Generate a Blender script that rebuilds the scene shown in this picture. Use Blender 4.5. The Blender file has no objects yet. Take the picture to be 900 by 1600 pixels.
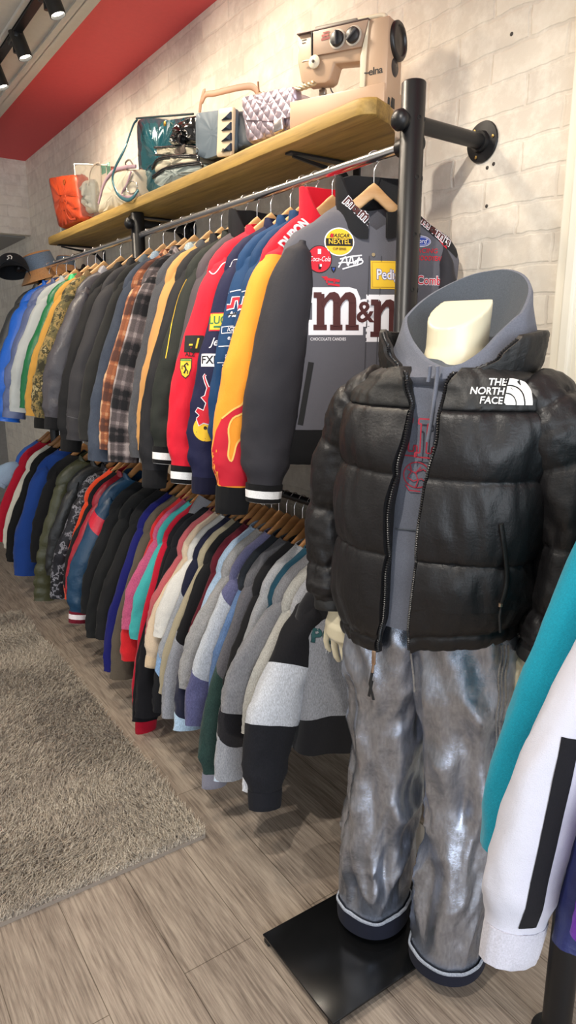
import bpy, bmesh, math, random
import numpy as np
from mathutils import Vector, Matrix, noise
from mathutils.bvhtree import BVHTree
PI = math.pi
COL = bpy.context.scene.collection
RNG = random.Random(7)

# ---------------------------------------------------------------- materials
def lin(h):
    h = h.lstrip('#')
    r = [int(h[i:i+2], 16)/255 for i in (0, 2, 4)]
    return tuple((c/12.92 if c <= .04045 else ((c+.055)/1.055)**2.4) for c in r) + (1,)
MATS = {}
def newmat(name):
    m = bpy.data.materials.new(name); m.use_nodes = True
    nt = m.node_tree; nt.nodes.clear()
    out = nt.nodes.new('ShaderNodeOutputMaterial')
    b = nt.nodes.new('ShaderNodeBsdfPrincipled')
    nt.links.new(b.outputs[0], out.inputs[0])
    return m, nt, b
def nd(nt, t, **kw):
    n = nt.nodes.new(t)
    for k, v in kw.items():
        if k in n.inputs.keys() if isinstance(k, str) else False: n.inputs[k].default_value = v
        else: setattr(n, k, v)
    return n
def mixc(nt, fac, a, b, mode='MIX'):
    n = nt.nodes.new('ShaderNodeMix'); n.data_type = 'RGBA'; n.blend_type = mode
    for sock, v in ((n.inputs[0], fac), (n.inputs[6], a), (n.inputs[7], b)):
        if hasattr(v, 'links'): nt.links.new(v, sock)
        else: sock.default_value = v
    return n.outputs[2]
def objvec(nt, scale=(1,1,1), rot=(0,0,0), uv=False):
    tc = nt.nodes.new('ShaderNodeTexCoord')
    mp = nt.nodes.new('ShaderNodeMapping')
    mp.inputs['Scale'].default_value = scale; mp.inputs['Rotation'].default_value = rot
    nt.links.new(tc.outputs['UV' if uv else 'Object'], mp.inputs[0])
    return mp.outputs[0]
def noisetex(nt, vec, scale, detail=3, rough=.55):
    n = nt.nodes.new('ShaderNodeTexNoise')
    n.inputs['Scale'].default_value = scale; n.inputs['Detail'].default_value = detail; n.inputs['Roughness'].default_value = rough
    nt.links.new(vec, n.inputs['Vector'])
    return n
def ramp(nt, fac, stops, interp='LINEAR'):
    r = nt.nodes.new('ShaderNodeValToRGB'); cr = r.color_ramp; cr.interpolation = interp
    while len(cr.elements) > 1: cr.elements.remove(cr.elements[-1])
    cr.elements[0].position = stops[0][0]; cr.elements[0].color = stops[0][1]
    for p, c in stops[1:]:
        e = cr.elements.new(p); e.color = c
    nt.links.new(fac, r.inputs[0])
    return r.outputs[0]
def bump(nt, bsdf, height, strength=.3, dist=.002, normal=None):
    b = nt.nodes.new('ShaderNodeBump'); b.inputs['Strength'].default_value = strength; b.inputs['Distance'].default_value = dist
    nt.links.new(height, b.inputs['Height'])
    if normal is not None: nt.links.new(normal, b.inputs['Normal'])
    nt.links.new(b.outputs[0], bsdf.inputs['Normal'])
    return b.outputs[0]
def math_(nt, op, a, b=None):
    n = nt.nodes.new('ShaderNodeMath'); n.operation = op
    for i, v in enumerate((a, b)):
        if v is None: continue
        if hasattr(v, 'links'): nt.links.new(v, n.inputs[i])
        else: n.inputs[i].default_value = v
    return n.outputs[0]

def fabric(color, kind='cotton', bands=None, tilt=0.0, key=None):
    """cloth; bands = [(v0, hex), ...] colour blocks along the sleeve or body length"""
    k = (color, kind, tuple(bands) if bands else None, tilt)
    if k in MATS: return MATS[k]
    m, nt, b = newmat('cloth_%d' % len(MATS)); MATS[k] = m
    vec = objvec(nt)
    base = lin(color)
    if bands:
        tc = nt.nodes.new('ShaderNodeTexCoord'); sp = nt.nodes.new('ShaderNodeSeparateXYZ')
        nt.links.new(tc.outputs['UV'], sp.inputs[0])
        v = sp.outputs[1]
        if tilt:
            s = math_(nt, 'SINE', math_(nt, 'MULTIPLY', sp.outputs[0], 2*PI))
            v = math_(nt, 'ADD', v, math_(nt, 'MULTIPLY', s, tilt))
        base = ramp(nt, v, [(p, lin(c)) for p, c in bands], 'CONSTANT')
    rough, sheen = .85, .15
    if kind in ('cotton', 'knit', 'heather'):
        n = noisetex(nt, objvec(nt, (1, 1, .35)) if kind == 'heather' else vec, 420 if kind != 'heather' else 420, 2)
        amt = .42 if kind == 'heather' else .22
        sh = ramp(nt, n.outputs[0], [(.3, (1-amt, 1-amt, 1-amt, 1)), (.7, (1, 1, 1, 1))])
        base = mixc(nt, 1.0, base, sh, 'MULTIPLY')
        n2 = noisetex(nt, vec, 900, 1)
        bump(nt, b, n2.outputs[0], .35, .0015)
        rough, sheen = .92, .25
    elif kind == 'nylon':
        n = noisetex(nt, vec, 38, 4, .6)
        bump(nt, b, n.outputs[0], .45, .006)
        rough, sheen = .42, 0
    elif kind == 'twill':
        n = noisetex(nt, vec, 24, 4, .6)
        n2 = noisetex(nt, vec, 700, 1)
        bump(nt, b, math_(nt, 'ADD', n.outputs[0], math_(nt, 'MULTIPLY', n2.outputs[0], .25)), .4, .005)
        rough, sheen = .7, .1
    elif kind == 'denim':
        n = noisetex(nt, vec, 300, 2)
        n3 = noisetex(nt, vec, 9, 3)
        base = mixc(nt, 1.0, base, ramp(nt, n.outputs[0], [(.3, (.55, .55, .6, 1)), (.7, (1.1, 1.1, 1.1, 1))]), 'MULTIPLY')
        base = mixc(nt, math_(nt, 'MULTIPLY', n3.outputs[0], .25), base, lin('#8a93a0'))
        bump(nt, b, n.outputs[0], .4, .002); rough = .85
    elif kind == 'plaid':
        uvv = objvec(nt, (1, 1, 1), uv=True); sp = nt.nodes.new('ShaderNodeSeparateXYZ'); nt.links.new(uvv, sp.inputs[0])
        def wave(sock, freq, ph, lo, hi):
            w = math_(nt, 'SINE', math_(nt, 'ADD', math_(nt, 'MULTIPLY', sock, freq*2*PI), ph))
            return ramp(nt, math_(nt, 'ADD', math_(nt, 'MULTIPLY', w, .5), .5), [(lo, (0, 0, 0, 1)), (hi, (1, 1, 1, 1))])
        sv = math_(nt, 'ADD', math_(nt, 'MULTIPLY', wave(sp.outputs[1], 6, 0, .35, .65), .7), math_(nt, 'MULTIPLY', wave(sp.outputs[1], 18, 1.2, .7, .9), .3))
        su = math_(nt, 'ADD', math_(nt, 'MULTIPLY', wave(sp.outputs[0], 3, .5, .35, .65), .7), math_(nt, 'MULTIPLY', wave(sp.outputs[0], 9, 2, .7, .9), .3))
        mid = math_(nt, 'MULTIPLY', math_(nt, 'ADD', sv, su), .5)
        n = noisetex(nt, vec, 350, 2)
        mid = math_(nt, 'ADD', mid, math_(nt, 'MULTIPLY', math_(nt, 'SUBTRACT', n.outputs[0], .5), .35))
        if color == '#6d5f5c': a0, a1, a2 = lin('#a89c9a'), lin('#5c5354'), lin('#1a1a1d')
        else: a0, a1, a2 = lin('#cfa982'), lin('#94593c'), lin('#4c3029')
        base = ramp(nt, mid, [(.12, a2), (.5, a1), (.9, a0)])
        bump(nt, b, n.outputs[0], .3, .002); rough = .95
    elif kind == 'camo':
        n = noisetex(nt, vec, 11, 5, .72)
        base = ramp(nt, n.outputs[0], [(0, lin('#2f2c1c')), (.40, lin('#5d5637')), (.47, lin('#8f7a4b')), (.53, lin('#3c3824')), (.60, lin('#a3946c')), (.66, lin('#4c5a2c'))], 'CONSTANT')
        bump(nt, b, noisetex(nt, vec, 40, 3).outputs[0], .3, .003); rough = .7
    elif kind == 'marble':
        n = noisetex(nt, vec, 22, 4, .65)
        base = ramp(nt, n.outputs[0], [(0, lin('#0b0b0f')), (.5, lin('#1c1c22')), (.56, lin('#8d8d95')), (.6, lin('#131318'))])
        rough = .5
    elif kind == 'rib':
        w = nt.nodes.new('ShaderNodeTexWave'); w.inputs['Scale'].default_value = 60; w.bands_direction = 'X'
        nt.links.new(vec, w.inputs[0]); bump(nt, b, w.outputs[0], .5, .003); rough = .9
    if hasattr(base, 'links'): nt.links.new(base, b.inputs['Base Color'])
    else: b.inputs['Base Color'].default_value = base
    b.inputs['Roughness'].default_value = rough
    lum = sum(lin(color)[:3])/3
    sheen *= min(1, .1+lum*2)
    b.inputs['Specular IOR Level'].default_value = .5 if kind == 'nylon' else .25
    if sheen:
        b.inputs['Sheen Weight'].default_value = sheen; b.inputs['Sheen Roughness'].default_value = .5
    return m
def plain(color, rough=.5, metal=0.0, coat=0.0, bmp=None, spec=None, var=0.0, trans=0.0, key=''):
    k = ('p', color, rough, metal, coat, bmp, var, trans, key)
    if k in MATS: return MATS[k]
    m, nt, b = newmat('finish_%d' % len(MATS)); MATS[k] = m
    b.inputs['Base Color'].default_value = lin(color)
    b.inputs['Roughness'].default_value = rough; b.inputs['Metallic'].default_value = metal
    b.inputs['Coat Weight'].default_value = coat; b.inputs['Transmission Weight'].default_value = trans
    if spec is not None: b.inputs['Specular IOR Level'].default_value = spec
    n = noisetex(nt, objvec(nt), bmp[0] if bmp else 45, 3)
    if bmp: bump(nt, b, n.outputs[0], bmp[1], bmp[2])
    if var:
        c = mixc(nt, 1.0, lin(color), ramp(nt, n.outputs[0], [(.3, (1-var,)*3+(1,)), (.7, (1, 1, 1, 1))]), 'MULTIPLY')
        nt.links.new(c, b.inputs['Base Color'])
    return m
def wood(c1, c2, scale=9, axis='y', rough=.55):
    k = ('w', c1, c2, scale, axis)
    if k in MATS: return MATS[k]
    m, nt, b = newmat('wood_%d' % len(MATS)); MATS[k] = m
    s = {'y': (1, .06, 1), 'x': (.06, 1, 1), 'z': (1, 1, .06)}[axis]
    v = objvec(nt, s)
    n = noisetex(nt, v, scale*5, 5, .65)
    n2 = noisetex(nt, v, scale*22, 3)
    f = math_(nt, 'ADD', math_(nt, 'MULTIPLY', n.outputs[0], .75), math_(nt, 'MULTIPLY', n2.outputs[0], .25))
    nt.links.new(ramp(nt, f, [(.3, lin(c1)), (.68, lin(c2))]), b.inputs['Base Color'])
    b.inputs['Roughness'].default_value = rough
    bump(nt, b, f, .15, .002)
    return m

# ---------------------------------------------------------------- object helpers
ROOTM = {}
def link(o, parent=None):
    COL.objects.link(o)
    if parent is not None: o.parent = parent
    return o
def thing(name, label, cat, loc=(0, 0, 0), rz=0.0, group=None):
    o = bpy.data.objects.new(name, None); o.empty_display_size = .05
    COL.objects.link(o); o.location = loc; o.rotation_euler = (0, 0, rz)
    o['label'] = label; o['category'] = cat
    if group: o['group'] = group
    ROOTM[o] = Matrix.Translation(loc) @ Matrix.Rotation(rz, 4, 'Z')
    return o
def tag(o, label, cat, group=None):
    o['label'] = label; o['category'] = cat
    if group: o['group'] = group
    return o
def rootm(o):
    while o.parent is not None: o = o.parent
    return ROOTM.get(o, Matrix.Identity(4))
class MB:
    """collects shapes into one mesh"""
    def __init__(s): s.v = []; s.f = []; s.uv = []; s.mi = []
    def add(s, verts, faces, uvs=None, mi=0):
        o = len(s.v); s.v += [tuple(p) for p in verts]
        for k, f in enumerate(faces):
            s.f.append([i+o for i in f]); s.mi.append(mi)
            s.uv.append(uvs[k] if uvs else [(0, 0)]*len(f))
        return s
    def loft(s, rings, closed=True, cap0=False, cap1=False, mi=0):
        n = len(rings[0]); V = [p for r in rings for p in r]; F = []; UV = []
        m = len(rings)
        for j in range(m-1):
            for i in range(n if closed else n-1):
                k = (i+1) % n
                F.append([j*n+i, j*n+k, (j+1)*n+k, (j+1)*n+i])
                u0, u1 = i/n, (i+1)/n; v0, v1 = j/(m-1), (j+1)/(m-1)
                UV.append([(u0, v0), (u1, v0), (u1, v1), (u0, v1)])
        if cap0: F.append(list(range(n))[::-1]); UV.append([(.5, 0)]*n)
        if cap1: F.append([(m-1)*n+i for i in range(n)]); UV.append([(.5, 1)]*n)
        return s.add(V, F, UV, mi)
    def box(s, c, d, M=None, mi=0, bev=0.0):
        x, y, z = [k/2 for k in d]
        if bev:
            bm = bmesh.new(); bmesh.ops.create_cube(bm, size=1)
            bmesh.ops.scale(bm, vec=d, verts=bm.verts)
            bmesh.ops.bevel(bm, geom=bm.edges[:], offset=bev, segments=2, affect='EDGES', profile=.5)
            bm.verts.ensure_lookup_table()
            P = [v.co.copy() for v in bm.verts]; F = [[v.index for v in f.verts] for f in bm.faces]; bm.free()
        else:
            P = [Vector((a*x, b_*y, e*z)) for a in (-1, 1) for b_ in (-1, 1) for e in (-1, 1)]
            F = [[0, 1, 3, 2], [4, 6, 7, 5], [0, 4, 5, 1], [2, 3, 7, 6], [0, 2, 6, 4], [1, 5, 7, 3]]
        P = [(M @ p if M else p) + Vector(c) for p in P]
        return s.add(P, F, None, mi)
    def tube(s, pts, r, n=12, mi=0, cap=True, flat=1.0, up=None):
        pts = [Vector(p) for p in pts]; rings = []
        up0 = Vector(up) if up else None
        prev = None
        for i, p in enumerate(pts):
            t = (pts[min(i+1, len(pts)-1)] - pts[max(i-1, 0)]).normalized()
            if up0 is not None: a = up0.cross(t)
            elif prev is None:
                a = Vector((0, 0, 1)).cross(t)
                if a.length < .1: a = Vector((1, 0, 0)).cross(t)
            else: a = prev - t*prev.dot(t)
            a.normalize(); b = t.cross(a); prev = a
            rr = r[i] if isinstance(r, (list, tuple)) else r
            rings.append([p + a*(rr*math.cos(2*PI*k/n)) + b*(rr*flat*math.sin(2*PI*k/n)) for k in range(n)])
        return s.loft(rings, True, cap, cap, mi)
    def cyl(s, a, b, r, n=20, mi=0): return s.tube([a, b], r, n, mi)
    def lathe(s, prof, c=(0, 0, 0), M=None, n=28, mi=0, cap=True):
        rings = []
        for (r, z) in prof:
            ring = [Vector((r*math.cos(2*PI*k/n), r*math.sin(2*PI*k/n), z)) for k in range(n)]
            rings.append([(M @ p if M else p) + Vector(c) for p in ring])
        return s.loft(rings, True, cap, cap, mi)
    def prism(s, poly, thick, M=None, mi=0):
        """poly in local x,z; extruded along local y from 0 to thick"""
        bm = bmesh.new()
        vs = [bm.verts.new((x, 0, z)) for x, z in poly]
        f = bm.faces.new(vs)
        r = bmesh.ops.extrude_face_region(bm, geom=[f])
        for e in r['geom']:
            if isinstance(e, bmesh.types.BMVert): e.co.y += thick
        bmesh.ops.triangulate(bm, faces=[q for q in bm.faces if len(q.verts) > 4])
        bmesh.ops.recalc_face_normals(bm, faces=bm.faces)
        bm.verts.index_update()
        P = [(M @ v.co if M else v.co.copy()) for v in bm.verts]; F = [[v.index for v in q.verts] for q in bm.faces]; bm.free()
        return s.add(P, F, None, mi)
    def build(s, name, mats, parent=None, smooth=True, loc=None, auto=None):
        me = bpy.data.meshes.new(name); me.from_pydata(s.v, [], s.f)
        uvl = me.uv_layers.new(name='UVMap')
        flat_ = [c for f in s.uv for uv in f for c in uv]
        uvl.data.foreach_set('uv', flat_)
        for m in (mats if isinstance(mats, (list, tuple)) else [mats]): me.materials.append(m)
        me.polygons.foreach_set('material_index', s.mi)
        me.polygons.foreach_set('use_smooth', [smooth]*len(s.f))
        bm = bmesh.new(); bm.from_mesh(me); bmesh.ops.recalc_face_normals(bm, faces=bm.faces); bm.to_mesh(me); bm.free()
        if smooth:
            me.set_sharp_from_angle(angle=math.radians(auto or 50))
        o = bpy.data.objects.new(name, me)
        if loc: o.location = loc
        return link(o, parent)
def struct(o):
    o['kind'] = 'structure'; return o
def smoothstep(a, b, x):
    t = min(1, max(0, (x-a)/(b-a))); return t*t*(3-2*t)
def interp(tab, x):
    if x <= tab[0][0]: return tab[0][1]
    for (x0, y0), (x1, y1) in zip(tab, tab[1:]):
        if x <= x1:
            t = (x-x0)/(x1-x0); t = t*t*(3-2*t)
            return y0 + (y1-y0)*t
    return tab[-1][1]
def catmull(pts, n):
    P = [Vector(p) for p in pts]; P = [P[0]*2-P[1]] + P + [P[-1]*2-P[-2]]
    out = []; segs = len(P)-3
    for i in range(n):
        t = i/(n-1)*segs; k = min(int(t), segs-1); t -= k
        a, b, c, d = P[k:k+4]
        out.append(.5*((2*b) + (c-a)*t + (2*a-5*b+4*c-d)*t*t + (3*b-a-3*c+d)*t**3))
    return out
def N3(x, y, z): return noise.noise(Vector((x, y, z)))

# ---------------------------------------------------------------- decals (embroidery, prints, patches laid on a surface)
def _mesh_from_curve(cu):
    o = bpy.data.objects.new('tmp', cu); COL.objects.link(o)
    dg = bpy.context.evaluated_depsgraph_get(); ev = o.evaluated_get(dg); me = ev.to_mesh()
    V = [(v.co.x, v.co.y) for v in me.vertices]; F = [list(p.vertices) for p in me.polygons]
    ev.to_mesh_clear(); bpy.data.objects.remove(o); bpy.data.curves.remove(cu)
    return V, F
def text2d(s, h=.03, bold=0.0, shear=0.0, wide=1.0, sp=1.0, x=0, y=0, align='CENTER', rot=0):
    cu = bpy.data.curves.new('t', 'FONT'); cu.body = s; cu.size = 1; cu.align_x = align; cu.align_y = 'CENTER'
    cu.shear = shear; cu.space_character = sp; cu.offset = bold; cu.resolution_u = 3; cu.fill_mode = 'FRONT'; cu.dimensions = '2D'
    V, F = _mesh_from_curve(cu)
    k = h/.7
    c, sn = math.cos(rot), math.sin(rot)
    return [(a*k*wide*c - b*k*sn + x, a*k*wide*sn + b*k*c + y) for a, b in V], F
def poly2d(*loops):
    cu = bpy.data.curves.new('p', 'CURVE'); cu.dimensions = '2D'; cu.fill_mode = 'BOTH'
    for L in loops:
        sp = cu.splines.new('POLY'); sp.points.add(len(L)-1); sp.use_cyclic_u = True
        for p, (a, b) in zip(sp.points, L): p.co = (a, b, 0, 1)
    return _mesh_from_curve(cu)
def ell(rx, ry, x=0, y=0, n=32, a0=0, a1=2*PI): return [(x+rx*math.cos(a0+(a1-a0)*i/n), y+ry*math.sin(a0+(a1-a0)*i/n)) for i in range(n)]
def rect(x0, y0, x1, y1): return [(x0, y0), (x1, y0), (x1, y1), (x0, y1)]
def stroke2d(pts, w):
    P = [Vector((a, b)) for a, b in pts]; L = []; R = []
    for i, p in enumerate(P):
        t = (P[min(i+1, len(P)-1)]-P[max(i-1, 0)])
        if t.length < 1e-9: t = Vector((1, 0))
        t.normalize(); n = Vector((-t.y, t.x))*w/2
        L.append(p+n); R.append(p-n)
    V = [(p.x, p.y) for p in L+R]; n = len(P)
    return V, [[i, i+1, n+i+1, n+i] for i in range(n-1)]
def xf(piece, sx=1, sy=None, x=0, y=0, rot=0):
    sy = sx if sy is None else sy; V, F = piece; c, s = math.cos(rot), math.sin(rot)
    return [(a*sx*c-b*sy*s+x, a*sx*s+b*sy*c+y) for a, b in V], F
def bvh_of(*objs):
    V = []; F = []
    for o in objs:
        M = rootm(o); n = len(V)
        V += [M @ v.co for v in o.data.vertices]; F += [[i+n for i in p.vertices] for p in o.data.polygons]
    return BVHTree.FromPolygons(V, F)
def decal(name, pieces, anchor, xd, yd, bvh, parent, off=.0012, maxlen=.012, reach=.12, label=None):
    """pieces: list of ((verts2d, faces), material); lays them on the surface bvh facing xd x yd"""
    xd = Vector(xd).normalized(); yd = Vector(yd); yd = (yd - xd*yd.dot(xd)).normalized(); n = xd.cross(yd)
    A = Vector(anchor); mb = MB(); mats = []; Mi = rootm(parent).inverted()
    for L, ((V, F), mat) in enumerate(pieces):
        if mat not in mats: mats.append(mat)
        bm = bmesh.new(); vs = [bm.verts.new((a, b, 0)) for a, b in V]
        for f in F:
            try: bm.faces.new([vs[i] for i in f])
            except ValueError: pass
        for _ in range(6):
            es = [e for e in bm.edges if e.calc_length() > maxlen]
            if not es: break
            bmesh.ops.triangulate(bm, faces=[q for q in bm.faces if len(q.verts) > 4])
            bmesh.ops.subdivide_edges(bm, edges=[e for e in bm.edges if e.calc_length() > maxlen], cuts=1)
        bmesh.ops.triangulate(bm, faces=bm.faces)
        out = {}; P = []
        for v in bm.verts:
            o = A + xd*v.co.x + yd*v.co.y + n*reach
            hit, nn, idx, d = bvh.ray_cast(o, -n, reach*2)
            if hit is None: continue
            out[v] = len(P); P.append(Mi @ (hit + n*(off + L*.0005)))
        F2 = [[out[v] for v in q.verts] for q in bm.faces if all(v in out for v in q.verts)]
        bm.free()
        if F2: mb.add(P, F2, None, mats.index(mat))
    if not mb.f: print('EMPTY DECAL', name); return None
    o = mb.build(name, mats, parent, smooth=True)
    if label: o['label'] = label
    return o

# camera model, shared by the camera object and used to find where things stand
CAM_F, CAM_YAW, CAM_PITCH, CAM_H = 1080., math.radians(34.3), math.radians(13.4), 1.45
_fh = Vector((math.sin(CAM_YAW), math.cos(CAM_YAW), 0)); _R = Vector((math.cos(CAM_YAW), -math.sin(CAM_YAW), 0))
_F = _fh*math.cos(CAM_PITCH) + Vector((0, 0, -math.sin(CAM_PITCH))); _U = _fh*math.sin(CAM_PITCH) + Vector((0, 0, math.cos(CAM_PITCH)))
_C = Vector((0, 0, CAM_H))
def pray(px, py): return (_F + _R*((px-450)/CAM_F) + _U*((800-py)/CAM_F)).normalized()
def on(bvh, px, py):
    h = bvh.ray_cast(_C, pray(px, py))[0]
    if h is None: print('MISS', px, py)
    return h
def plane_pt(px, py, axis, val):
    d = pray(px, py); t = (val-_C[axis])/d[axis]; return _C + d*t
# ---------------------------------------------------------------- room
WX = 1.49; ZC = 2.75; YB = 5.53
def brick_mat():
    m, nt, b = newmat('whitewashed_brick')
    tc = nt.nodes.new('ShaderNodeTexCoord'); sp = nt.nodes.new('ShaderNodeSeparateXYZ'); nt.links.new(tc.outputs['Object'], sp.inputs[0])
    cb = nt.nodes.new('ShaderNodeCombineXYZ')
    nt.links.new(math_(nt, 'ADD', sp.outputs[0], sp.outputs[1]), cb.inputs[0]); nt.links.new(sp.outputs[2], cb.inputs[1])
    wob = noisetex(nt, tc.outputs['Object'], 14, 3)
    va = nt.nodes.new('ShaderNodeVectorMath'); va.operation = 'MULTIPLY_ADD'
    nt.links.new(wob.outputs[1], va.inputs[0]); va.inputs[1].default_value = (.02, .02, 0); nt.links.new(cb.outputs[0], va.inputs[2])
    br = nt.nodes.new('ShaderNodeTexBrick')
    nt.links.new(va.outputs[0], br.inputs['Vector'])
    br.inputs['Scale'].default_value = 1; br.inputs['Brick Width'].default_value = .215; br.inputs['Row Height'].default_value = .072
    br.inputs['Mortar Size'].default_value = .006; br.inputs['Mortar Smooth'].default_value = .6
    br.inputs['Color1'].default_value = lin('#e4dac9'); br.inputs['Color2'].default_value = lin('#d2c8ba'); br.inputs['Mortar'].default_value = lin('#d6ccbd')
    n1 = noisetex(nt, tc.outputs['Object'], 18, 6, .7); n2 = noisetex(nt, tc.outputs['Object'], 5, 4)
    c = mixc(nt, ramp(nt, n1.outputs[0], [(.45, (0, 0, 0, 1)), (.65, (.65, .65, .65, 1))]), br.outputs[0], lin('#efe8da'))
    c = mixc(nt, ramp(nt, n2.outputs[0], [(.5, (0, 0, 0, 1)), (.75, (.45, .45, .45, 1))]), c, lin('#c9bfb2'))
    nt.links.new(c, b.inputs['Base Color']); b.inputs['Roughness'].default_value = .85
    h = math_(nt, 'ADD', math_(nt, 'MULTIPLY', br.outputs[1], -.55), math_(nt, 'MULTIPLY', n1.outputs[0], .8))
    bump(nt, b, h, .45, .006)
    return m
def floor_mat():
    m, nt, b = newmat('grey_oak_planks')
    tc = nt.nodes.new('ShaderNodeTexCoord'); sp = nt.nodes.new('ShaderNodeSeparateXYZ'); nt.links.new(tc.outputs['Object'], sp.inputs[0])
    cb = nt.nodes.new('ShaderNodeCombineXYZ'); nt.links.new(sp.outputs[1], cb.inputs[0]); nt.links.new(sp.outputs[0], cb.inputs[1])
    br = nt.nodes.new('ShaderNodeTexBrick'); nt.links.new(cb.outputs[0], br.inputs['Vector'])
    br.inputs['Scale'].default_value = 1; br.inputs['Brick Width'].default_value = 1.25; br.inputs['Row Height'].default_value = .185
    br.inputs['Mortar Size'].default_value = .0012; br.inputs['Bias'].default_value = 0
    br.inputs['Color1'].default_value = (.85, .85, .85, 1); br.inputs['Color2'].default_value = (1.0, 1.0, 1.0, 1); br.inputs['Mortar'].default_value = (.35, .33, .3, 1)
    v = objvec(nt, (1, .045, 1))
    n1 = noisetex(nt, v, 170, 5, .65); n2 = noisetex(nt, v, 14, 4); n3 = noisetex(nt, objvec(nt, (1, .2, 1)), 5, 3)
    g = math_(nt, 'ADD', math_(nt, 'MULTIPLY', n1.outputs[0], .6), math_(nt, 'MULTIPLY', n2.outputs[0], .4))
    c = ramp(nt, g, [(.38, lin('#6b5e53')), (.5, lin('#9c8e80')), (.6, lin('#b8aa9a'))])
    c = mixc(nt, math_(nt, 'MULTIPLY', n3.outputs[0], .3), c, lin('#8d8178'))
    c = mixc(nt, 1.0, c, br.outputs[0], 'MULTIPLY')
    nt.links.new(c, b.inputs['Base Color']); b.inputs['Roughness'].default_value = .42
    bump(nt, b, n1.outputs[0], .25, .002)
    return m
BRICK = brick_mat()
WHITE = plain('#dcd8d0', .6, var=.06); TRIMW = plain('#e8e2d2', .45)
struct(MB().box((0, 2.2, -.03), (6, 9.6, .06)).build('floor', floor_mat(), smooth=False))
struct(MB().box((WX+.04, 2.2, ZC/2), (.08, 9.6, ZC)).build('wall_right', BRICK, smooth=False))
struct(MB().box((.2, YB+.04, (ZC+2.25)/2), (2.72, .08, ZC-2.25)).build('wall_back', BRICK, smooth=False))
struct(MB().box((-.6, 7.0, 1.13), (4.4, .08, 2.34)).build('wall_alcove', plain('#8d8a86', .8, bmp=(30, .3, .004), var=.15), smooth=False))
struct(MB().box((-.6, 6.35, 2.29), (4.4, 1.3, .08)).build('trim_2', plain('#9b9995', .8), smooth=False))
CEILW = plain('#cfcac0', .8, var=.05)
struct(MB().box(((WX+1.08)/2, 2.2, ZC+.03), (WX-1.08, 9.6, .06)).build('ceiling', plain('#e05658', .75, var=.04), smooth=False))
mb = MB(); mb.box((-.96, 2.2, ZC), (4.08, 9.6, .09))
struct(mb.build('ceiling_panel', CEILW, smooth=False))
mb = MB(); mb.box((1.065, 2.2, ZC-.01), (.03, 9.6, .075)); mb.box((1.04, 2.2, ZC-.03), (.025, 9.6, .05)); mb.box((1.015, 2.2, ZC-.04), (.03, 9.6, .03))
struct(mb.build('trim_3', CEILW, smooth=False))
mb = MB(); mb.box((WX-.012, .98, 1.25), (.024, .13, 2.5), bev=.004); mb.box((WX-.02, 1.0, 1.25), (.04, .03, 2.5), bev=.006)
struct(mb.build('trim_1', TRIMW, smooth=False))
struct(MB().box((WX-.008, 3.0, .05), (.016, 5.2, .1), bev=.003).build('baseboard_right', TRIMW, smooth=False))
# screw holes left in the wall
for i, (px, py) in enumerate([(761, 262), (771, 256), (760, 322), (799, 53)]):
    p = plane_pt(px, py, 0, WX-.001)
    o = MB().lathe([(.0, -.004), (.005, -.003), (.0045, .0), (.0015, .0012)], p, Matrix.Rotation(-PI/2, 4, 'Y'), 10).build('wall_plug', plain('#3b3531', .6))
    tag(o, ['empty grey screw plug in the brick wall, lower of the pair below the round flange', 'empty grey screw plug in the brick wall, upper of the pair below the round flange',
            'empty grey screw plug alone in the brick wall, above the right jacket shoulder', 'empty grey screw plug high in the brick wall, right of the sewing machine'][i], 'screw plug')
# rug with long pile
RX1, RY0 = .815, 1.64
rug = thing('rug', 'shaggy grey-beige rug lying on the wood floor beside the clothes rack', 'rug', (RX1-.8, RY0+1.1, 0))
def rugmat():
    m, nt, b = newmat('rug_pile'); v = objvec(nt)
    n = noisetex(nt, v, 210, 2); n2 = noisetex(nt, v, 4.5, 3)
    c = ramp(nt, n.outputs[0], [(.25, lin('#655a50')), (.45, lin('#a39787')), (.7, lin('#d6cbb9'))])
    c = mixc(nt, ramp(nt, n2.outputs[0], [(.45, (0, 0, 0, 1)), (.7, (.5, .5, .5, 1))]), c, lin('#84786d'))  # broad darker patches paint in the shading of leaning pile
    nt.links.new(c, b.inputs['Base Color']); b.inputs['Roughness'].default_value = .95; b.inputs['Sheen Weight'].default_value = .3
    return m
RM = rugmat()
MB().box((0, 0, .006), (1.6, 2.2, .012)).build('backing', plain('#8b8075', .95), rug, smooth=False)
g = np.random.default_rng(3); n = 120000
bx = g.uniform(-.8, .8, n); by = -1.1 + 2.2*g.uniform(0, 1, n)**1.35
ex = np.minimum(.8-np.abs(bx), by+1.1)
ang = g.uniform(0, 2*PI, n)
fl = np.array([N3(a*2.2, b_*2.2, 1.0) for a, b_ in zip(bx[::1], by[::1])])
lean = .010 + .010*g.uniform(0, 1, n)
lx = np.cos(ang)*lean + .012*np.cos(fl*6); ly = np.sin(ang)*lean + .012*np.sin(fl*6)
hh = .016 + .012*g.uniform(0, 1, n)
wa = g.uniform(0, 2*PI, n); wx = np.cos(wa)*.0021; wy = np.sin(wa)*.0021
z0 = np.full(n, .010)
V = np.empty((n, 5, 3))
V[:, 0] = np.stack([bx-wx, by-wy, z0], 1); V[:, 1] = np.stack([bx+wx, by+wy, z0], 1)
V[:, 2] = np.stack([bx+wx*.9+lx*.35, by+wy*.9+ly*.35, z0+hh*.6], 1); V[:, 3] = np.stack([bx-wx*.9+lx*.35, by-wy*.9+ly*.35, z0+hh*.6], 1)
V[:, 4] = np.stack([bx+lx, by+ly, z0+hh], 1)
me = bpy.data.meshes.new('pile'); me.vertices.add(n*5); me.vertices.foreach_set('co', V.reshape(-1))
base = np.arange(n)*5
loops = np.stack([base, base+1, base+2, base+3, base+3, base+2, base+4], 1).reshape(-1)
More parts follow.
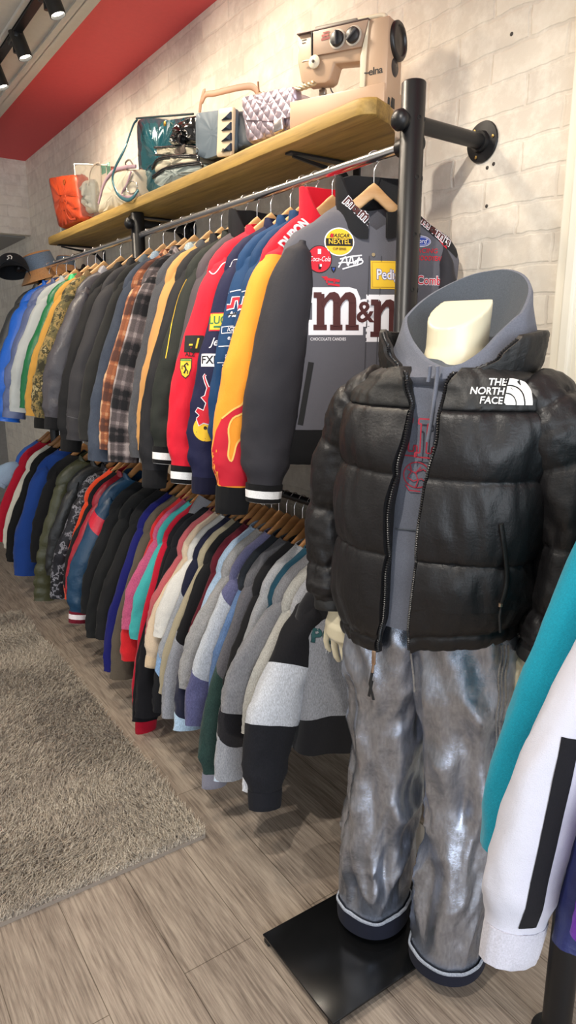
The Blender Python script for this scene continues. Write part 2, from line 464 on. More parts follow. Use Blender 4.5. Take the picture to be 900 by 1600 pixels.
me.loops.add(len(loops)); me.loops.foreach_set('vertex_index', loops.astype(np.int32))
st = np.stack([np.arange(n)*7, np.arange(n)*7+4], 1).reshape(-1)
me.polygons.add(n*2); me.polygons.foreach_set('loop_start', st.astype(np.int32))
me.update(calc_edges=True); me.validate()
me.materials.append(RM)
pl = link(bpy.data.objects.new('pile', me), rug); pl['kind'] = 'stuff'
# ---------------------------------------------------------------- wall rack
RX, ZU, ZL = 1.236, 1.91, .983
BLACKM = plain('#1d1d1f', .38, .3, bmp=(160, .12, .001)); CHROME = plain('#dcdcdf', .24, 1.0)
rack = thing('clothes_rack', 'long black steel wall rack with two hanging rails along the brick wall', 'clothes rack', (RX, 2.8, 0))
def L(x, y, z): return (x-RX, y-2.8, z)
POSTS = [(RX-.004, 1.295, 2.04), (RX-.004, 2.93, 2.0), (RX-.004, 4.40, 1.96)]
for i, (x, y, zt) in enumerate(POSTS):
    r = .028
    p = MB().lathe([(.055, 0), (.055, .008), (r, .01), (r, zt-.003), (r-.003, zt), (.0, zt)], L(x, y, 0), n=32).build('post', BLACKM, rack)
    for k in range(14 if i < 2 else 0):
        z = zt-.08-k*.125
        for s in (-.6, 2.2):
            a = -PI/2+.9*s*.35
            M = Matrix.Rotation(a, 4, 'Z') @ Matrix.Rotation(PI/2, 4, 'Y')
            d = Vector((math.cos(a), math.sin(a), 0))
            mb = MB(); mb.lathe([(0, -.002), (.0055, -.002), (.0055, .0008), (.004, .001), (.0038, -.001), (0, -.0012)], Vector(L(x, y, z))+d*(r-.0003), M, 10); mb.build('bolt_hole', plain('#050505', .6), p)
    zb = 1.955 if i < 2 else 1.90
    b = MB().cyl(L(x-(.028 if i < 2 else .12), y, zb), L(WX-.004, y+.012, zb), .0185, 24).build('wall_bar', BLACKM, rack)
    M = Matrix.Rotation(-PI/2, 4, 'Y')
    MB().lathe([(0, 0), (.047, 0), (.049, .003), (.047, .007), (.026, .009), (.024, .02), (0, .02)], L(WX, y+.012, zb), M, 32).build('flange', BLACKM, b)
    MB().lathe([(0, -.004), (.015, -.004), (.021, .004), (.024, .014), (.02, .024), (.01, .03), (0, .031)], L(x-(.026 if i < 2 else .12), y, zb), M, 24).build('end_cap', BLACKM, b)
    for q in range(3):
        a = q*2.1+.9
        mb = MB(); mb.lathe([(0, 0), (.004, 0), (.004, .0025), (0, .003)], Vector(L(WX-.007, y+.012+.037*math.cos(a), zb+.037*math.sin(a))), M, 10)
        mb.build('screw', plain('#a98d58', .35, 1.0), b)
MB().cyl(L(RX, 1.30, ZU), L(RX, 4.43, ZU), .0125, 24).build('upper_rail', CHROME, rack)
MB().cyl(L(RX, 1.30, ZL), L(RX, 4.66, ZL), .0125, 24).build('lower_rail', plain('#2b2b2d', .3, .7), rack)
for (x, y, zt) in POSTS:
    for z in (ZU, ZL):
        MB().lathe([(.0, -.034), (.019, -.034), (.021, -.03), (.021, .03), (.019, .034), (0, .034)], L(RX, y+.012, z), Matrix.Rotation(PI/2, 4, 'X'), 20).build('rail_socket', BLACKM, rack)

# ---------------------------------------------------------------- hangers and garments
def make_hanger_meshes(dark):
    w = wood('#8a5a33', '#b98652', 6, 'x', .4) if dark else wood('#b98a58', '#dcb485', 6, 'x', .4)
    mb = MB(); rings = []
    for i in range(33):
        t = -1+2*i/32; a = abs(t)
        x = t*.198; z = -.064 - .160*a**1.12 + .006*math.exp(-(t/.12)**2)
        h = .019 - .007*a; d = .0065 + .012*smoothstep(.55, 1, a)
        yo = .012*a*a
        if a > .985: h *= .6; d *= .6
        rings.append([(x, yo + d*math.copysign(abs(math.cos(q))**.7, math.cos(q)), z-h + h*math.copysign(abs(math.sin(q))**.7, math.sin(q))) for q in [2*PI*k/14 for k in range(14)]])
    mb.loft(rings, True, True, True)
    o = mb.build('shoulder_bar', w); me = o.data; bpy.data.objects.remove(o)
    pts = [(0, 0, -.06), (0, 0, -.04), (0, 0, -.03)]
    for k in range(15):
        a = -PI/2 + .25 + k*(PI*1.32/14)
        pts.append((.0152*math.cos(a)*1.0, 0, .0152*math.sin(a)))
    pts[3] = (.004, 0, -.0205)
    o = MB().tube(pts, .0017, 8).build('hook', CHROME); mh = o.data; bpy.data.objects.remove(o)
    return me, mh
HANG = {False: make_hanger_meshes(False), True: make_hanger_meshes(True)}
def hanger(y, zr, yaw, label, dark, group, x=None):
    t = thing('wooden_hanger', label, 'clothes hanger', (RX if x is None else x, y, zr), yaw, group)
    for n, me in zip(('shoulder_bar', 'hook'), HANG[dark]):
        link(bpy.data.objects.new(n, me), t)
    return t

def sup(a, hw, hd, n=2.5):
    c, s = math.cos(a), math.sin(a)
    return hw*math.copysign(abs(c)**(2/n), c), hd*math.copysign(abs(s)**(2/n), s)
def garment(name, label, cat, y, zr, color, kind='cotton', sw=.215, L=.68, th=.042, yaw=0.0, end=None, sl=None,
            sleeve=None, sbands=None, stilt=0.0, bbands=None, collar='fold', ccol=None, cuff=None, hem=None, ra=.062, rb=.046,
            quilt=0, group=None, hoodc=None, xr=None, wallin=0.0, bcol=None, wr=1.0, bulge=0.0, sy=0.0, btilt=0.0):
    """one garment on a hanger: body, two sleeves, collar or hood, cuffs and hem band"""
    seed = RNG.uniform(0, 90)
    x0 = RX if xr is None else xr
    t = thing(name, label, cat, (x0, y, zr), yaw, group)
    matb = fabric(bcol or color, kind, bbands, btilt); mats = fabric(sleeve or color, kind, sbands, stilt)
    P = {'root': t}
    # body
    dn = 0 if collar == 'big' else .012
    prof = [(-.100-dn, .080, .034), (-.108-dn, .093, .035), (-.130-dn*.7, .122, .036), (-.155, .155, .037), (-.182, sw-.03, .038), (-.210, sw-.008, .04), (-.24, sw+.002, .043), (-.29, sw-.002, th)]
    nb = 16
    for i in range(1, nb+1):
        q = i/nb; prof.append((-.29-(L-.29)*q, sw-.004-.006*math.sin(q*PI)+.008*q, th*(1+.12*math.sin(q*PI))))
    rings = []; n = 44
    for (z, hw, hd) in prof:
        dd = smoothstep(-.24, -.38, z)*(1-.8*smoothstep(-L+.1, -L+.02, z) if hem else 1); ring = []
        for i in range(n):
            a = 2*PI*i/n; px, py = sup(a, hw, hd, 2.4)
            f = N3(px*11+seed, py*4, z*1.6+seed)*.5 + N3(px*26+seed, py*9, z*3.5)*.25
            k = 1+dd*f*.42*wr
            ql = 0
            if quilt: ql = .016*abs(math.sin(PI*(z+.1)*quilt))**.6-.006
            nx, ny = px/hw, py/hd
            vn = 0 if collar in ('hood', None) else (.075 if collar == 'big' else .04 if collar != 'crew' else .02)
            zv = vn*max(0, 1-abs(px)/.12)*(1 if py < 0 else .25)*smoothstep(-.24, -.11, z)
            ring.append((px + ql*nx*.6, py*k + ql*ny + (-bulge*math.exp(-(px/.15)**2) if py < 0 else 0)*dd, z - zv + .004*dd*N3(px*9, seed, 1)))
        rings.append(ring)
    last = rings[-1]
    rings.append([(p[0]*.985, p[1]*.86, p[2]+.006) for p in last]); rings.append([(p[0]*.97, p[1]*.8, p[2]+.05) for p in last])
    mb = MB(); mb.loft(rings)
    P['body'] = mb.build('body', matb, t)
    # sleeves
    c, s = math.cos(yaw), math.sin(yaw)
    zs = -.225
    for sd in (-1, 1):
        if sd < 0:
            if end is not None:
                e = plane_pt(end[0], end[1], 1, y-.012)
                ex = min(max(e.x, .80 if xr is None else e.x-.02), .95 if xr is None else e.x+.02)-x0 + ra*.35; ez = max(e.z, .05)-zr
                if yaw: ex = max(ex, -.34)
            else: ex = -(sw+.095); ez = zs-((sl or .6)-.05)
        else:
            ex = min(sw-.005, WX-x0-.052)-wallin; ez = zs-((sl or .6)-.05)
        ln = zs-ez
        top = Vector((sd*(sw-.05), 0, zs+.02)); 
        if sd < 0:
            sx = -(sw-.030); mid0 = Vector((sx, -.006+sy*.6, zs-.06)); m1 = Vector((sx+(ex-sx)*.5, -.012+sy, zs-ln*.46)); m2 = Vector((sx+(ex-sx)*.85, -.006+sy*.8, zs-ln*.78))
        else:
            mid0 = Vector((sw-.04, .0, zs-.09)); m1 = Vector((ex, -.004, zs-ln*.5)); m2 = Vector((ex, -.006, zs-ln*.8))
        endp = Vector((ex, -.012, ez)); cl = .055 if cuff else 0
        path = catmull([top, mid0, m1, m2, endp], 44)
        rings = []; m = 34; np_ = len(path)
        for j, p in enumerate(path):
            q = j/(np_-1); tt = (path[min(j+1, np_-1)]-path[max(j-1, 0)]).normalized()
            Y = Vector((0, 1, 0)); S = Y.cross(tt).normalized(); Y = tt.cross(S)
            A = interp([(0, .014), (.12, .5*ra), (.32, ra*.84), (.6, ra*1.0), (.88, ra*.86), (1, ra*(.62 if cuff else .8))], q)
            B = interp([(0, .03), (.12, rb*.95), (.5, rb), (.9, rb*.9), (1, rb*(.7 if cuff else .85))], q)
            if sd > 0: A *= .72
            ring = []
            for i in range(m):
                a = 2*PI*i/m
                w = 1 + wr*(.10*N3(math.cos(a)*1.3+seed, math.sin(a)*1.3, q*6+seed) + .10*N3(math.cos(a)*2.2+q*3, math.sin(a)*2.2+seed, q*13+seed)*smoothstep(.15, .5, q) + .06*(1-2*abs(N3(math.cos(a)*2.6+q*5, math.sin(a)*2.6+seed, q*17+seed)))*smoothstep(.2, .6, q))
                if quilt: w += .22*(abs(math.sin(PI*q*ln*quilt))**.55-.7)
                ring.append(p + S*(A*w*math.cos(a)) + Y*(B*w*math.sin(a)))
            rings.append(ring)
        if not cuff:
            lr = rings[-1]; cc = path[-1]
            rings.append([cc+(r-cc)*.9+Vector((0, 0, .003)) for r in lr]); rings.append([cc+(r-cc)*.8+Vector((0, 0, .05)) for r in lr])
        mb = MB(); mb.loft(rings, cap0=True, cap1=False)
        so = mb.build('sleeve', mats, t)
        P['sleeve' if sd < 0 else 'sleeve_wall'] = so
        if cuff:
            mb = MB(); tt = (path[-1]-path[-3]).normalized(); Y = Vector((0, 1, 0)); S = Y.cross(tt).normalized(); Y = tt.cross(S)
            rr = []
            for q, k in ((-.012, .58), (0, .66), (.3, .66), (.7, .64), (.97, .62), (1, .58), (.98, .5), (.6, .48)):
                rr.append([path[-1]+tt*(cuff[1]*q) + S*(ra*k*(1+.02*math.cos(13*2*PI*i/40))*math.cos(2*PI*i/40))*(.75 if sd > 0 else 1) + Y*(rb*(k+.06)*(1+.02*math.cos(13*2*PI*i/40))*math.sin(2*PI*i/40)) for i in range(40)])
            mb.loft(rr)
            co = mb.build('cuff', fabric(cuff[0], 'cotton', cuff[2] if len(cuff) > 2 else None), so)
            if sd < 0: P['cuff'] = co
    # hem band
    if hem:
        z0 = -L; rr = []
        for q, k in ((.03, .99), (.012, 1.07), (-.01, 1.08), (-.035, 1.06), (-.058, 1.03), (-.062, .96), (-.04, .92)):
            ring = []
            for i in range(60):
                a = 2*PI*i/60; px, py = sup(a, (sw+.006)*(.75+.25*k), th*(k*1.5-.5)*1.08, 2.4)
                ring.append((px, py*(1+.05*math.cos(i*PI)), z0+q))
            rr.append(ring)
        mb = MB(); mb.loft(rr); P['hem'] = mb.build('hem_band', fabric(hem[0], 'cotton', hem[1] if len(hem) > 1 else None), t)
    # collar
    cm = fabric(ccol or color, kind if kind not in ('plaid', 'camo') or ccol is None else 'cotton')
    if collar == 'hood':
        rings = []
        for j in range(13):
            q = j/12; hw = .085+.045*math.sin(q*PI*.9); hd = .03+.022*math.sin(q*PI)
            ring = []
            for i in range(28):
                a = 2*PI*i/28; px, py = sup(a, hw, hd, 2.2)
                ring.append((px, py*(1+.25*N3(px*20+seed, q*4, seed)) + .03+.035*q, -.085-.02*(1-q)-.17*q + .035*math.cos(a)**2*(1-q)))
            rings.append(ring)
        mb = MB(); mb.loft(rings, cap0=False, cap1=True); P['collar'] = mb.build('hood', cm, t)
    elif collar:
        H = {'fold': .05, 'stand': .034, 'crew': .016, 'big': .07}[collar]
        g_ = {'big': .22}.get(collar, .3); a0, a1 = (-PI/2+g_, 1.5*PI-g_) if collar != 'crew' else (-PI/2, 1.5*PI)
        prof = {'crew': [(0, -.012, 0), (.004, .004, 0), (.002, .014, 0), (-.004, .014, 0), (-.006, 0, 0)],
                'stand': [(.004, -.015, 0), (.004, .01, 0), (.002, H*.7, 0), (-.001, H, 0), (-.006, H*.98, 0), (-.006, H*.4, 0), (-.005, -.01, 0)],
                'big': [(.004, -.015, 0), (.004, .01, 0), (.004, H*.7, 0), (.002, H, 0), (-.006, H*.98, 0), (-.006, H*.4, 0), (-.005, -.01, 0)],
                'fold': [(-.004, -.01, 0), (-.003, .018, 0), (.002, .026, 0), (.010, .02, 0), (.020, .004, 0), (.026, -.014, 0), (.021, -.016, 0), (.010, .005, 0)]}[collar]
        rings = []
        for (dr, dz, _) in prof:
            ring = []
            for i in range(41):
                a = a0+(a1-a0)*i/40; px, py = sup(a, (.094 if collar == 'big' else .084)+dr*1.0, (.045 if collar == 'big' else .036)+dr*.6, 2.2)
                fr = smoothstep(-.2, -1, math.sin(a))
                zz = -.104-(0 if collar == 'big' else .016)+dz*(1-.25*fr)-.02*fr-.012*math.cos(a)**2 + .006*N3(px*18+seed, py*9, dz*20)
                if collar == 'fold': zz -= .018*fr*(dr > .005)
                zz -= {'big': .062, 'fold': .03, 'stand': .03, 'crew': .012}[collar]*fr**1.3
                ring.append((px*(1+.05*N3(seed, dz*30, a)), py, zz))
            rings.append(ring)
        rings2 = [[r[k] for r in rings] for k in range(41)]
        mb = MB(); mb.loft(rings2, True, True, True); P['collar'] = mb.build('collar' if collar != 'crew' else 'neckband', cm, t)
    return P
# ---------------------------------------------------------------- garments on the upper rail
GU = 'jackets on the upper rail'; GL = 'tops on the lower rail'; HU = 'hangers on the upper rail'; HL = 'hangers on the lower rail'
UP = {}
WS = [(0, '#141416'), (.3, '#f2f2f2'), (.45, '#141416'), (.62, '#f2f2f2'), (.78, '#141416')]
def up(key, y, label, short, color, name='jacket', **kw):
    yaw = kw.pop('yaw', RNG.uniform(-.07, .05)); noh = kw.pop('nohanger', False)
    cat = kw.pop('cat', 'jacket')
    UP[key] = garment(name, label, cat, y, ZU, color, yaw=yaw, group=GU, **kw)
    if not noh: hanger(y, ZU, yaw, 'pale wooden hanger holding the %s on the upper rail' % short, False, HU)
up('team', 1.43, 'charcoal grey racing jacket with large brown and white letters, nearest on the upper rail', 'grey jacket with brown letters', '#5d5c63', 'racing_jacket', kind='twill',
   yaw=-.42, sw=.235, L=.70, th=.05, end=(428, 770), sleeve='#2f2e33', collar='big', ccol='#17171a', cuff=('#141416', .05, WS), ra=.075, rb=.055, hem=('#141416',), wr=.6)
up('flame', 1.60, 'red, orange and black racing jacket with a flame on the sleeve', 'flame-sleeved racing jacket', '#d5132b', 'racing_jacket', kind='twill', yaw=-.12,
   bbands=[(0, '#d5132b'), (.30, '#111113')], end=(362, 765), sleeve='#f0992e', sbands=[(0, '#d5132b'), (.115, '#f0992e')], collar='big', ccol='#d5132b', cuff=('#141416', .075), ra=.075, rb=.05, L=.68, wr=.6)
up('navyc', 1.675, 'navy team jacket with white embroidered sponsor lettering, directly behind the flame-sleeved one', 'navy team jacket behind the flame-sleeved one', '#10375e', 'racing_jacket', kind='twill', end=(388, 700), collar='stand', ra=.062, cuff=('#1a56a8', .05, [(0, '#1a56a8'), (.4, '#f0f0f0'), (.6, '#1a56a8')]))
up('navyb', 1.735, 'navy team jacket with a boxed white lettering column, second behind the flame-sleeved one', 'second navy team jacket', '#113a63', 'racing_jacket', kind='twill', end=(362, 700), collar='stand', ra=.06, cuff=('#1a56a8', .05))
up('bull', 1.80, 'dark navy racing jacket with a red bull and yellow disc on its sleeve', 'navy jacket with the yellow disc', '#1b1d3d', 'racing_jacket', kind='twill', end=(316, 748), collar='stand', ra=.066, cuff=('#15162e', .05))
up('red', 1.905, 'bright red racing jacket with white piping and a yellow shield on its sleeve', 'bright red racing jacket', '#d3182f', 'racing_jacket', kind='twill', end=(283, 730), collar='stand', ra=.07, cuff=('#141416', .055, WS))
up('greym', 1.985, 'dark grey jacket with a black lettered collar, just behind the bright red one', 'dark grey jacket with lettered collar', '#4c4449', 'racing_jacket', kind='twill', collar='big', ccol='#17171a', end=(282, 715), ra=.058, cuff=('#141416', .05, WS))
up('green', 2.055, 'green-black jacket with thin yellow piping down the sleeve', 'green-black jacket', '#232723', kind='twill', end=(252, 700), collar='stand', ra=.06, cuff=('#141416', .055, WS))
up('varsity', 2.14, 'black jacket with a small red patch on the sleeve', 'black jacket with the red patch', '#1f1f22', kind='twill', end=(232, 735), collar='stand', ra=.065, cuff=('#1b1b1d', .06))
up('tan', 2.215, 'camel tan work jacket showing only a thin strip', 'camel tan work jacket', '#c08d52', kind='twill', end=(228, 705), collar='fold', ccol='#3f4247', ra=.06)
up('char2', 2.30, 'charcoal grey denim jacket between the plaid shirt and the camel jacket', 'charcoal denim jacket', '#3d3b3c', 'denim_jacket', kind='denim', end=(214, 715), collar='fold', ccol='#a8b6b6', ra=.062)
up('plaid', 2.42, 'grey, black and white plaid flannel shirt jacket', 'grey plaid flannel', '#6d5f5c', 'flannel_shirt', kind='plaid', end=(182, 722), ra=.068, collar='fold', cat='shirt')
up('flannel', 2.50, 'brown and orange checked flannel shirt showing a narrow strip', 'brown checked flannel', '#a5613f', 'flannel_shirt', kind='plaid', end=(170, 705), ra=.058, collar='fold', cat='shirt')
up('denim', 2.585, 'dark navy denim jacket with a light worn collar', 'navy denim jacket', '#252f40', 'denim_jacket', kind='denim', end=(152, 722), ccol='#8fa5b5', ra=.066)
up('dk', 2.69, 'black cotton jacket next to the navy denim jacket', 'black cotton jacket', '#2b2b2a', kind='cotton', end=(130, 690), ra=.062, ccol='#59636b')
up('coat', 2.83, 'dark grey blouson with a wide seamed cuff band', 'dark grey blouson', '#343336', kind='twill', end=(112, 690), ra=.075, rb=.055, ccol='#1e1e20')
up('blk', 2.97, 'long black jacket hanging between two charcoal jackets', 'long black jacket', '#1c1c1e', kind='twill', end=(80, 690), ra=.068, ccol='#1a1a1c', cuff=('#19191a', .05))
up('char', 3.15, 'charcoal nylon bomber jacket with a light lining at the neck', 'charcoal bomber', '#49464b', 'bomber_jacket', kind='nylon', end=(66, 655), ra=.075, rb=.055, collar='fold', ccol='#8b8b92', cuff=('#1d1d1f', .055))
up('camo', 3.37, 'brown and green camouflage jacket', 'camouflage jacket', '#7b7049', kind='camo', end=(44, 655), ra=.07, collar='fold', cuff=('#161616', .05), ccol='#6b573c')
up('mustard', 3.48, 'mustard yellow jacket next to the camouflage one', 'mustard jacket', '#b98a3c', kind='twill', end=(48, 652), ra=.066, collar='fold', ccol='#6b4a30')
up('grn', 3.60, 'dark green jacket with a bright green lining', 'green jacket', '#116339', kind='nylon', end=(34, 640), ra=.062, collar='fold', ccol='#27b36b')
up('lgrey', 3.80, 'pale grey jacket between the green jacket and the slate quilted one', 'pale grey jacket', '#a9aeae', kind='twill', end=(24, 645), ra=.07, collar='stand')
up('slate', 3.95, 'slate blue quilted jacket', 'slate quilted jacket', '#566288', 'quilted_jacket', kind='nylon', end=(6, 655), ra=.068, quilt=9, collar='stand')
up('blue', 4.13, 'glossy bright blue puffer jacket at the far end of the upper rail', 'bright blue puffer', '#1c63c9', 'puffer_jacket', kind='nylon', end=(-12, 660), ra=.085, rb=.065, quilt=8, collar='stand')
up('navyp', 4.27, 'dark grey jacket at the far end behind the bright blue puffer', 'far dark grey jacket', '#3a3c3d', 'jacket', kind='nylon', ra=.085, end=(-60, 640), collar='fold')

# ---------------------------------------------------------------- garments on the lower rail
LOW = {}
def low(key, y, label, short, color, name='sweatshirt', **kw):
    yaw = kw.pop('yaw', RNG.uniform(-.06, .05)); kw.setdefault('th', .022); kw.setdefault('L', .66); kw.setdefault('rb', .03); kw.setdefault('ra', .06)
    kw.setdefault('collar', 'crew'); kw.setdefault('kind', 'cotton'); kw.setdefault('sl', .55)
    cat = kw.pop('cat', 'sweatshirt')
    LOW[key] = garment(name, label, cat, y, ZL, color, yaw=yaw, group=GL, **kw)
    hanger(y, ZL, yaw, 'brown wooden hanger holding the %s on the lower rail' % short, True, HL)
G1, G2, G3 = '#b9bcc4', '#8a8b90', '#d4d8e0'
low('bw', 1.405, 'black and grey colour-block sweatshirt with white sleeve band, nearest on lower rail', 'colour-block sweatshirt with white sleeve band', '#1c1c20', yaw=-.1, kind='heather',
    sw=.235, th=.085, sy=.028, btilt=-.055, L=.64, bcol='#9b9da3', bbands=[(0, '#1c1c20'), (.285, '#9b9da3'), (.74, '#15151a')], sbands=[(0, '#1b1b1f'), (.40, G3), (.64, '#1d1e24')], stilt=-.025,
    end=(408, 1250), ra=.076, rb=.05, cuff=('#191a20', .05), wr=.8)
low('rg', 1.475, 'grey sweatshirt with a red shoulder block and white cuff', 'grey sweatshirt with red shoulder', '#a9aaaf', kind='heather', bbands=[(0, '#a9aaaf'), (1, G1)], sbands=[(0, '#a3142e'), (.16, '#a9abb1'), (.42, '#93142c'), (.86, '#d8dbe2')], end=(384, 1240), ra=.06)
low('pale', 1.515, 'off-white sweatshirt pressed behind the black and white one', 'off-white sweatshirt', '#b4b2ab', kind='heather', end=(395, 1150), ra=.055)
low('grey', 1.56, 'plain mid-grey heather sweatshirt', 'plain mid-grey sweatshirt', '#86868a', kind='heather', end=(366, 1120), ra=.07)
low('teal', 1.60, 'dark petrol blue top showing its shoulder only', 'petrol blue top', '#1d4557', end=(372, 1100), ra=.05)
low('gblk', 1.645, 'light grey sweatshirt with a black middle sleeve panel', 'grey sweatshirt with black sleeve panel', '#a2a4a9', kind='heather', sbands=[(0, '#9a9ca0'), (.37, '#222126'), (.70, '#a6a9b0'), (.93, '#cfe0f2')], stilt=.05, end=(348, 1215), ra=.075)
low('thin', 1.685, 'black crew top squeezed between two grey sweatshirts', 'black crew top between grey ones', '#18181b', end=(356, 1130), ra=.055)
low('dgreen', 1.73, 'grey and bottle-green sweatshirt with a grey cuff', 'grey and bottle-green sweatshirt', '#65656a', sbands=[(0, '#636268'), (.50, '#2b4440')], stilt=.04, end=(316, 1212), ra=.07, cuff=('#84838f', .05), kind='heather')
low('dblue', 1.775, 'dark grey and denim blue sweatshirt', 'dark grey and denim blue sweatshirt', '#2c3138', sbands=[(0, '#5a6f92'), (.08, '#23252b'), (.22, '#5f7ba6')], kind='heather', end=(335, 1100), ra=.055)
low('lav', 1.82, 'lavender grey sweatshirt with a pale grey sleeve block', 'lavender grey sweatshirt', '#65668a', kind='heather', sbands=[(0, '#9a9ba2'), (.12, '#65668a'), (.28, '#c3c8d0'), (.60, '#5f6088')], stilt=.05, end=(284, 1140), ra=.07)
low('hth', 1.865, 'thin grey heather sweatshirt beside the light blue one', 'thin grey heather sweatshirt', '#9d9c9c', kind='heather', end=(296, 1080), ra=.06)
low('ltb', 1.91, 'light blue and navy sweatshirt with a pale cuff', 'light blue and navy sweatshirt', '#a9c0d8', kind='heather', sbands=[(0, '#a9c1da'), (.44, '#1b1f38'), (.83, '#b7d2ea')], stilt=.04, end=(268, 1145), ra=.07)
low('maroon', 1.955, 'maroon crew sweatshirt showing a red shoulder', 'maroon sweatshirt', '#5a1423', end=(290, 1080), ra=.052)
low('gb2', 1.995, 'black sweatshirt with a heather grey lower sleeve', 'black sweatshirt with grey lower sleeve', '#19191c', kind='heather', sbands=[(0, '#18181b'), (.50, '#9b9da4')], stilt=.04, end=(250, 1128), ra=.07)
low('beige', 2.03, 'beige and black sweater showing a thin pale edge', 'beige-edged sweater', '#a59b82', 'sweater', cat='sweater', end=(258, 1090), ra=.05)
low('gnavy', 2.07, 'navy, grey and black sweatshirt with a light blue stripe', 'navy and grey sweatshirt', '#1d2038', kind='heather', sbands=[(0, '#1b1e36'), (.34, '#9fa3aa'), (.60, '#8fb1da'), (.68, '#1b1c20')], stilt=.04, end=(240, 1120), ra=.066)
low('white', 2.11, 'white sweater with a narrow visible sleeve', 'white sweater', '#d9d6cf', 'sweater', cat='sweater', end=(255, 1000), ra=.055)
low('cream', 2.155, 'cream knitted sweater with a gathered cuff', 'cream knitted sweater', '#dcc6ab', 'sweater', cat='sweater', sbands=[(0, '#4b3f52'), (.16, '#d9c2a6')], end=(236, 1030), ra=.052, cuff=('#d6bd9c', .04))
low('coral', 2.2, 'coral pink and black top with a thin visible edge', 'coral top', '#b65a5f', end=(238, 1000), ra=.05)
low('blk1', 2.245, 'black hooded sweatshirt with a grey hood lining', 'black hooded sweatshirt', '#17171c', 'hooded_sweatshirt', end=(222, 1125), ra=.062, collar='hood', ccol='#8e8e92')
low('blk2', 2.29, 'black long sweater beside the long red one', 'black long sweater', '#121217', 'sweater', cat='sweater', end=(206, 1130), ra=.062, collar='crew')
low('red', 2.335, 'long bright red sweater with a ribbed hem reaching lowest', 'long bright red sweater', '#bb0f2e', 'sweater', cat='sweater', end=(218, 1125), ra=.068, cuff=('#b30f2c', .06))
low('tealt', 2.375, 'turquoise top showing a sliver between pink and black', 'turquoise top', '#3fa9a8', end=(214, 1000), ra=.05)
low('pink', 2.415, 'rose pink sweatshirt beside the turquoise top', 'rose pink sweatshirt', '#c5587f', kind='heather', end=(203, 985), ra=.06)
low('ored', 2.455, 'scarlet red top behind the rose pink one', 'scarlet red top', '#d4232a', end=(196, 1030), ra=.055)
low('brown', 2.505, 'olive brown knitted sweater', 'olive brown sweater', '#5c5347', 'sweater', cat='sweater', end=(180, 1065), ra=.06)
low('navy', 2.57, 'royal navy blue sweatshirt', 'royal navy sweatshirt', '#191b66', end=(160, 1055), ra=.066)
low('b1', 2.66, 'black sweatshirt right beside the royal navy one', 'black sweatshirt beside the royal navy one', '#1f1f20', end=(158, 1000), ra=.066)
low('b2', 2.77, 'black sweatshirt between two other black ones, left of the royal navy one', 'middle black sweatshirt', '#1d1e1f', end=(144, 1000), ra=.066)
low('b3', 2.89, 'black sweatshirt right beside the petrol blue striped-cuff jacket', 'black sweatshirt beside the striped-cuff jacket', '#1b1c1e', end=(138, 960), ra=.066)
RW = [(0, '#6e1226'), (.25, '#f0e6ea'), (.4, '#6e1226'), (.6, '#f0e6ea'), (.75, '#6e1226')]
low('nr', 3.05, 'petrol blue track jacket with a red stripe and striped cuffs', 'petrol blue track jacket', '#163a57', 'track_jacket', cat='jacket', kind='nylon', sbands=[(0, '#163a57'), (.24, '#c41f36'), (.34, '#163a57')], stilt=.05, end=(112, 955), ra=.075, rb=.05, cuff=('#6e1226', .055, RW), collar='stand')
low('rthin', 3.12, 'dark red jacket behind the petrol blue track jacket', 'dark red jacket', '#9a1c2c', 'jacket', cat='jacket', kind='nylon', end=(112, 930), ra=.06, collar='stand')
low('bthin', 3.18, 'black top squeezed between dark red and orange', 'black top beside orange', '#19191b', end=(108, 920), ra=.055)
low('orange', 3.24, 'bright orange red top', 'orange red top', '#d5421f', end=(108, 935), ra=.056)
low('patt', 3.34, 'black and white patterned jacket', 'patterned black jacket', '#1a1a20', 'jacket', cat='jacket', kind='marble', end=(86, 935), ra=.066, collar='stand')
low('b4', 3.5, 'black jacket left of the patterned one', 'black jacket left of the patterned one', '#1b1c1d', 'jacket', cat='jacket', kind='nylon', end=(82, 900), ra=.066, collar='stand')
low('olive', 3.68, 'olive green light puffer jacket with narrow quilting', 'olive puffer jacket', '#3f4029', 'puffer_jacket', cat='jacket', kind='nylon', quilt=16, end=(64, 940), ra=.062, collar='stand')
low('b5', 3.86, 'black sweater between the olive puffer and the blue top', 'black sweater beside the olive puffer', '#18181a', 'sweater', cat='sweater', end=(58, 880), ra=.06)
low('blue', 4.08, 'mid blue fleece top', 'mid blue fleece top', '#1c3f86', 'fleece_top', end=(34, 900), ra=.078, rb=.05)
low('b6', 4.22, 'black top with a pale hem between the blue fleece and the cream top', 'black top with pale hem', '#141415', end=(14, 880), ra=.07)
low('crm', 4.31, 'cream top with a black body', 'cream top', '#cfcabb', end=(4, 860), ra=.06)
low('rd', 4.48, 'crimson red top at the far end of the lower rail', 'crimson red top', '#b3162f', end=(-8, 850), ra=.066)
low('lb', 4.56, 'blue and white top, last on the lower rail', 'blue and white top', '#3a63b0', sbands=[(0, '#2f4f9a'), (.2, '#a7bdd3')], end=(-8, 760), ra=.06)
# ---------------------------------------------------------------- dressed mannequin
MO = (1.05, 1.02, 0); MR = math.radians(-72.5)
def ln_(p): return Vector((p[0]+.045*p[2], p[1]-.02*p[2], p[2]))
SKIN = plain('#e6dcbd', .32, coat=.2)
man = thing('mannequin', 'headless cream shop mannequin on a black steel base plate, dressed in jacket and trousers', 'mannequin', MO, MR)
def tubeL(mb, pts, r, n=18, flat=1.0, up=None): mb.tube([ln_(p) for p in pts], r, n, cap=True, flat=flat, up=up)
mb = MB()
